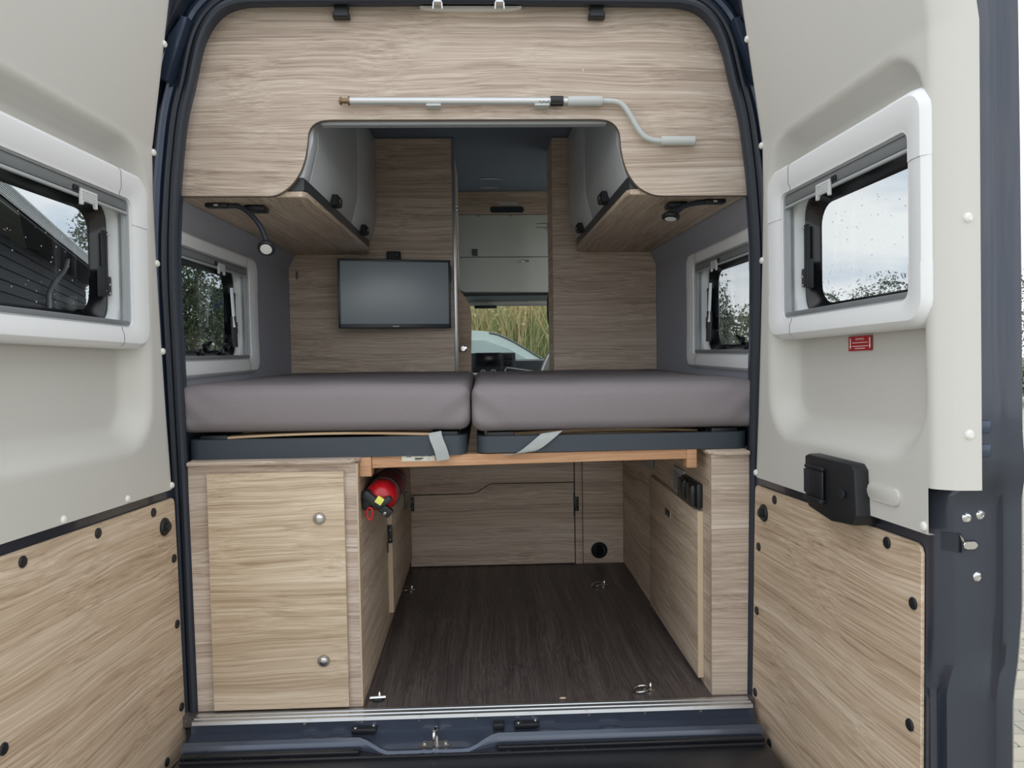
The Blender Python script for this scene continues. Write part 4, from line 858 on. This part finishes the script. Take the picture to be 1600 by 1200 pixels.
bkp = smooth_path([(0.40, 0, 0.55), (0.405, 0, 0.80), (0.425, 0, 0.88), (0.455, 0, 0.94), (0.50, 0, 0.975)], 5)
M().prism([(p.x, p.z) for p in bkp]+[(0.80, 0.98), (0.82, 0.55)], 'y', 2.86, 2.98, 0.02, 3).build('backrest', 'seat', se)
M().tube([(p.x+0.002, 2.858, p.z) for p in bkp], 0.006, 8).build('pale_edging', 'pale_edging', se)  # white tube stands in for the highlight along the seat edge
M().box(0.42, 0.80, 2.96, 3.28, 0.42, 0.55, 0.03).build('cushion', 'seat', se)
M().box(0.47, 0.50, 2.83, 2.86, 0.84, 0.865, 0.004).build('armrest_pivot', 'pale_edging', se)
sb = thing('blind_cord', 'black vertical cord with a thick grip at the right of the aisle', 'cord', (0.42, 2.3, 0.8))
M().cyl((0.421, 2.30, 1.66), (0.420, 2.30, 0.78), 0.008, 10).build('rod', 'black', sb)
M().lathe((0.420, 2.30, 1.29), (0, 0, -1), [(0.009, 0), (0.017, 0.03), (0.019, 0.10), (0.017, 0.14), (0.009, 0.18)], 14).build('grip', 'black', sb)
M().prism([(0.400, 1.655), (0.418, 1.715), (0.432, 1.715), (0.424, 1.655)], 'y', 2.28, 2.32, 0.002).build('bracket', 'grip', sb)
M().tube([(0.428, 2.30, 1.690), (0.352, 2.30, 1.690), (0.348, 2.30, 1.668), (0.428, 2.30, 1.666)], 0.003, 6).build('wire_arm', 'alu', sb)
M().box(0.432, 0.448, 2.28, 2.33, 0.0, 1.72, 0.003).build('guide_rail', 'felt', sb)

# ================================================================== OUTSIDE
gr = thing('ground', 'paved yard around the van with sand-coloured block paving', 'paving', (0, 0, GZ), None, 'structure')
M().box(-60, 60, -40, 80, GZ-0.2, GZ-0.012).build('joint_bed', 'asphalt', gr, False)
pm = {}
for key, mt_ in (('a', 'paver_a'), ('b', 'paver_b')):
    o = M().box(-0.098, 0.098, -0.048, 0.048, -0.06, 0.0, 0.006, 1).build('paver', mt_, None); pm[key] = o.data; bpy.data.objects.remove(o)
cnt = 0
for j in range(34):
    yy = 0.45+j*0.102
    for i in range(26):
        xx = 1.6+i*0.202+(0.101 if j % 2 else 0)
        if abs(xx-(2.30+0.704*(yy-0.99))) < 0.42 and cnt < 298:
            p = bpy.data.objects.new('paver', pm['a' if random.random() < 0.6 else 'b']); COL.objects.link(p); p.parent = gr
            p.matrix_parent_inverse = Matrix.Translation(-gr.location)
            p.location = (xx, yy, GZ+random.uniform(-0.002, 0.002)); p.rotation_euler = (0, 0, random.uniform(-.01, .01)); cnt += 1
# remaining paving: a slab just below the tops of the single pavers, pattern from the material
mpv, tpv, ppv = base_mat('block_paving')
bt = tpv.nodes.new('ShaderNodeTexBrick'); tcp = tpv.nodes.new('ShaderNodeTexCoord'); mpp = tpv.nodes.new('ShaderNodeMapping'); mpp.inputs['Scale'].default_value = (1, 1, 1)
bt.inputs['Scale'].default_value = 1.0; bt.inputs['Brick Width'].default_value = 0.202; bt.inputs['Row Height'].default_value = 0.102; bt.inputs['Mortar Size'].default_value = 0.004
bt.inputs['Color1'].default_value = rgb(182, 177, 162); bt.inputs['Color2'].default_value = rgb(167, 163, 150); bt.inputs['Mortar'].default_value = rgb(80, 76, 68)
tpv.links.new(tcp.outputs['Object'], mpp.inputs[0]); tpv.links.new(mpp.outputs[0], bt.inputs['Vector']); tpv.links.new(bt.outputs['Color'], ppv.inputs['Base Color']); ppv.inputs['Roughness'].default_value = 0.85
M().box(-30, 40, -30, 40, GZ-0.011, GZ-0.005).build('far_paving', mpv, gr, False)

# timber house on the left
ed_ = Vector((-0.342, 0.940, 0)); en = Vector((-0.940, -0.342, 0)); e0 = Vector((-7.01, 10.0, 0))
hm = frame_thing('timber_house', 'black timber house with tiled roof coloured pale as sky sheen beyond the left door window', 'house', e0, ed_, en, (0, 0, 1))
ZW = 3.18; RP, RR = 0.56, 0.82; HL0, HL1 = -4.5, 13.0
M().box(HL0, HL1, 0.70, 4.2, GZ, ZW+0.02).build('wall_core', 'board_dark', hm, False)
bd = M().box(HL0, HL1, 0.67, 0.70, -0.098, 0.098, 0.008, 1).build('wall_board', 'board_dark', hm); bd.location = (0, 0, GZ+0.11)
for k in range(1, 18):
    q = bd.copy(); COL.objects.link(q); q.parent = hm; q.location = (0, 0, GZ+0.11+k*0.215)
M().prism([(0.0, ZW), (0.0, ZW+0.02), (RP, ZW+RR+0.02), (4.2, ZW+RR+0.02), (4.2, ZW)], 'x', HL0-0.4, HL1+0.4).build('roof_slab', 'board_dark', hm, False)  # dark slab colour puts shade into the gaps between tile rows
M().box(HL0-0.4, HL1+0.4, 0.0, 0.70, ZW-0.014, ZW).build('soffit', 'board_dark', hm, False)
for k in range(4):
    p0_, p1_ = k*0.167+0.006, (k+1)*0.167-0.006
    M().prism([(HL0-0.4, p0_), (4.3*p0_/0.67, p0_), (4.3*p1_/0.67, p1_), (HL0-0.4, p1_)], 'z', ZW-0.04, ZW-0.014).build('soffit_board', 'board_grey', hm, False)
rowm = M().prism([(-0.020, 0.026), (-0.020, 0.040), (0.125, 0.012), (0.125, 0.0)], 'x', HL0-0.45, HL1+0.45).build('tile_row', 'roof_tile', hm, False)
sl = Vector((0, RP, RR)).normalized()
for k in range(8):
    q = rowm if k == 0 else rowm.copy()
    if k: COL.objects.link(q); q.parent = hm
    q.location = Vector((0, 0.0, ZW+0.03))+sl*(k*0.125); q.rotation_euler = (math.atan2(RR, RP), 0, 0)
M().tube([(HL0-0.4, RP, ZW+RR+0.03), (HL1+0.4, RP, ZW+RR+0.03)], 0.03, 8).build('ridge_cap', 'roof_tile', hm)
M().tube(smooth_path([(6.1, 0.20, ZW), (6.1, 0.26, ZW-0.25), (6.1, 0.55, ZW-0.7), (6.1, 0.60, ZW-1.2), (6.1, 0.60, GZ)], 4), 0.055, 10).build('downpipe', 'zinc', hm)
an = frame_thing('timber_annex', 'small grey boarded annex at the foot of the timber house', 'shed', e0+ed_*8.5-en*0.72, ed_, en, (0, 0, 1))
M().box(0.04, 3.4, 0.04, 1.2, GZ, 2.0).build('shed_core', 'board_dark', an, False)
ab = M().box(0.0, 3.45, 0.0, 0.04, -0.125, 0.125, 0.006, 1).build('board', 'board_grey', an); ab.location = (0, 0, GZ+0.14)
for k in range(1, 10): q = ab.copy(); COL.objects.link(q); q.parent = an; q.location = (0, 0, GZ+0.14+k*0.28)
ae = M().box(-0.04, 0.0, 0.0, 1.2, -0.125, 0.125, 0.006, 1).build('end_board', 'board_grey', an); ae.location = (0, 0, GZ+0.14)
for k in range(1, 10): q = ae.copy(); COL.objects.link(q); q.parent = an; q.location = (0, 0, GZ+0.14+k*0.28)
M().box(-0.2, 3.6, -0.2, 1.3, 2.15, 2.27, 0.02).build('shed_roof', 'board_grey', an)

def leaves(name, mat, parent, c_, rad, n, sz, seed, hollow=0.35, droop=0.0):
    rnd = random.Random(seed); vs_, fs = [], []
    cl_ = [(Vector((rnd.gauss(0, .5), rnd.gauss(0, .5), rnd.gauss(0, .5))), rnd.uniform(.18, .4)) for _ in range(26)]
    for k in range(n):
        b, sp = rnd.choice(cl_); d = b+Vector((rnd.gauss(0, sp), rnd.gauss(0, sp), rnd.gauss(0, sp)))
        if d.length > 1.25: d *= 1.0/d.length
        p = Vector((c_[0]+d.x*rad[0], c_[1]+d.y*rad[1], c_[2]+d.z*rad[2]))
        a = Vector((rnd.gauss(0, 1), rnd.gauss(0, 1), rnd.gauss(0, 1)-droop)).normalized(); b2 = a.cross(Vector((rnd.gauss(0, 1), rnd.gauss(0, 1), rnd.gauss(0, 1)))).normalized()
        s_ = sz*rnd.uniform(.6, 1.3); i0 = len(vs_)
        vs_ += [p-a*s_, p+b2*s_*.45, p+a*s_, p-b2*s_*.45]; fs.append((i0, i0+1, i0+2, i0+3))
    me = bpy.data.meshes.new(name); me.from_pydata([tuple(v) for v in vs_], [], fs); me.materials.append(MAT[mat])
    o = bpy.data.objects.new(name, me); COL.objects.link(o); attach(o, parent); o['kind'] = 'stuff'
    return o
def tree(name, label, x, y, top, rad, mat, n, sz, seed, stem=True, droop=0.0, cat='tree', group=None):
    t = thing(name, label, cat, (x, y, GZ), group)
    c_ = (x, y, top-rad[2]*1.05)
    leaves('foliage', mat, t, c_, rad, n, sz, seed, droop=droop)
    if stem:
        rnd = random.Random(seed+99)
        tr_ = M().tube(smooth_path([(x, y, GZ), (x+0.06, y, GZ+(c_[2]-GZ)*.5), (x, y, c_[2]+rad[2]*.4)], 4), [0.09-0.008*i for i in range(9)], 8).build('trunk', 'bark', t)
        for k in range(7):
            a = rnd.uniform(0, 2*PI); z0 = c_[2]-rad[2]*rnd.uniform(.1, .7)
            M().tube([(x, y, z0), (x+math.cos(a)*rad[0]*.4, y+math.sin(a)*rad[1]*.4, z0+rad[2]*.5), (x+math.cos(a)*rad[0]*.8, y+math.sin(a)*rad[1]*.8, z0+rad[2]*.9)], [0.028, 0.018, 0.008], 6).build('branch', 'bark', tr_)
    return t
tree('leafy_tree', 'thin-leaved tree rising behind the tiled roof', -13.6, 26.5, 6.2, (1.1, 1.1, 1.5), 'leaf_grey', 3200, 0.08, 11)
tree('leafy_tree', 'large leafy tree filling the left side window', -5.25, 11.6, 3.45, (0.85, 1.2, 1.35), 'leaf', 9000, 0.042, 12)
tree('garden_shrub', 'low flecked shrub below the large tree in the left side window', -3.9, 10.2, 1.15, (1.3, 1.0, 0.9), 'leaf_pale', 6000, 0.045, 13, False, cat='shrub')
bl = thing('blue_building', 'blue building glimpsed behind the trees through the left side window', 'building', (-4.5, 18, GZ))
M().box(-6.55, -2.5, 17.0, 21.0, 2.0, 2.55).build('upper_storey', 'blue_wall', bl, False)
M().box(-6.50, -2.55, 17.05, 20.9, GZ, 2.0).build('ground_storey', 'brick_wall', bl, False)
M().prism([(-6.6, 2.55), (-2.4, 2.55), (-2.4, 2.80)], 'y', 16.9, 21.1).build('roof', 'board_grey', bl, False)
for x in (-5.6, -4.5, -3.4): M().box(x-0.22, x+0.22, 17.01, 17.05, 0.4, 1.3).build('window', 'car_glass', bl, False)
hedge = tree('garden_hedge', 'dark hedge along the yard seen low in the left side window', -5.0, 14.2, 1.75, (1.9, 1.0, 1.2), 'leaf_grey', 12000, 0.06, 14, False, cat='hedge')
tree('willow_tree', 'drooping grey-green willow in the right side window', 4.6, 14.6, 2.75, (0.85, 0.9, 1.5), 'leaf_grey', 7000, 0.045, 15, True, 1.5)
tree('garden_hedge', 'brownish hedge along the field seen low in the right side window', 6.0, 15.0, 1.7, (2.0, 1.2, 1.15), 'leaf_pale', 16000, 0.055, 16, False, cat='hedge')
for k, (x, y, tp_, rx) in enumerate(((10.2, 21.5, 2.75, 1.6), (12.4, 21.0, 2.95, 1.7), (14.6, 20.0, 3.25, 2.0))):
    tree('hedgerow_tree', 'low twiggy hedgerow tree on the skyline, %s of the three in the right door window' % ('leftmost', 'middle', 'rightmost')[k], x, y, tp_, (rx*0.8, 1.2, 1.4), 'leaf_grey', 7500, 0.045, 20+k, True, group='hedgerow trees')
tree('garden_hedge', 'dense hedge beyond the paving at the far right edge', 16.5, 17.5, 0.55, (3.5, 1.5, 0.6), 'leaf', 5000, 0.09, 31, False, cat='hedge')
# reeds in front of the van
def reeds(name, mat, label, n, seed, zt, wid):
    rnd = random.Random(seed); vs_, fs = [], []
    for _ in range(n):
        x = rnd.uniform(-1.7, 1.9); y = rnd.uniform(8.2, 10.0); h = rnd.uniform(.55, 1.0)*zt; le = rnd.gauss(0, .22); ly = rnd.gauss(0, .12); w_ = wid*rnd.uniform(.5, 1.2)
        i0 = len(vs_); K = 5
        for k in range(K+1):
            t = k/K; cx = x+le*t*t*h; cy_ = y+ly*t*t*h; z = GZ+h*t*(1-0.12*t*abs(le)*2); ww = w_*(1-t*0.85)
            vs_ += [(cx-ww, cy_, z), (cx+ww, cy_, z)]
            if k: a = i0+2*(k-1); fs.append((a, a+1, a+3, a+2))
    me = bpy.data.meshes.new(name); me.from_pydata(vs_, [], fs); me.materials.append(MAT[mat]); o = bpy.data.objects.new(name, me); COL.objects.link(o)
    return tag(o, label, 'reeds', None, 'stuff')
reeds('green_reeds', 'reed', 'tall green reed blades seen through the windscreen', 5200, 41, 2.5, 0.014)
reeds('dry_reeds', 'reed_dry', 'straw-coloured reed stalks and plumes among the green blades', 2600, 42, 3.3, 0.012)
leaves('seed_heads', 'reed_dry', tag(thing('reed_plumes', 'fluffy pale seed heads in the reeds', 'reeds', (0.5, 9, GZ), None, 'stuff'), 'fluffy pale seed heads in the reeds', 'reeds', None, 'stuff'), (0.3, 9.0, 1.5), (1.6, 0.8, 0.55), 2600, 0.05, 43)
# pale car parked ahead
ca = thing('parked_car', 'pale silver car parked ahead, curved roof seen through the windscreen', 'car', (-0.9, 6.6, GZ))
prof = smooth_path([(-2.4, 0, 0.35), (-2.3, 0, 0.75), (-1.9, 0, 1.10), (-1.2, 0, 1.20), (-0.3, 0, 1.19), (0.10, 0, 1.165), (0.30, 0, 1.095), (0.48, 0, 0.99), (0.68, 0, 0.87), (0.95, 0, 0.78), (1.40, 0, 0.66), (1.62, 0, 0.45)], 5)
M().prism([(p.x, p.z) for p in prof]+[(1.62, GZ+0.25), (-2.4, GZ+0.25)], 'y', 5.9, 7.5, 0.06, 3).build('body', 'car_white', ca)
M().prism([(-1.5, 0.62), (-1.45, 1.0), (-1.1, 1.10), (0.05, 1.08), (0.30, 0.99), (0.62, 0.80), (0.60, 0.62)], 'y', 5.885, 5.90, 0.003).build('side_glass', 'car_glass', ca)
M().tube([(p.x, 5.90, p.z-0.012) for p in prof[25:48]], 0.010, 6).build('roof_trim', 'dash', ca)
for x in (-1.6, 0.95): M().lathe((x, 5.88, GZ+0.32), (0, 1, 0), [(0.2, 0), (0.32, 0.02), (0.32, 0.2)], 20).build('wheel', 'tyre', ca)
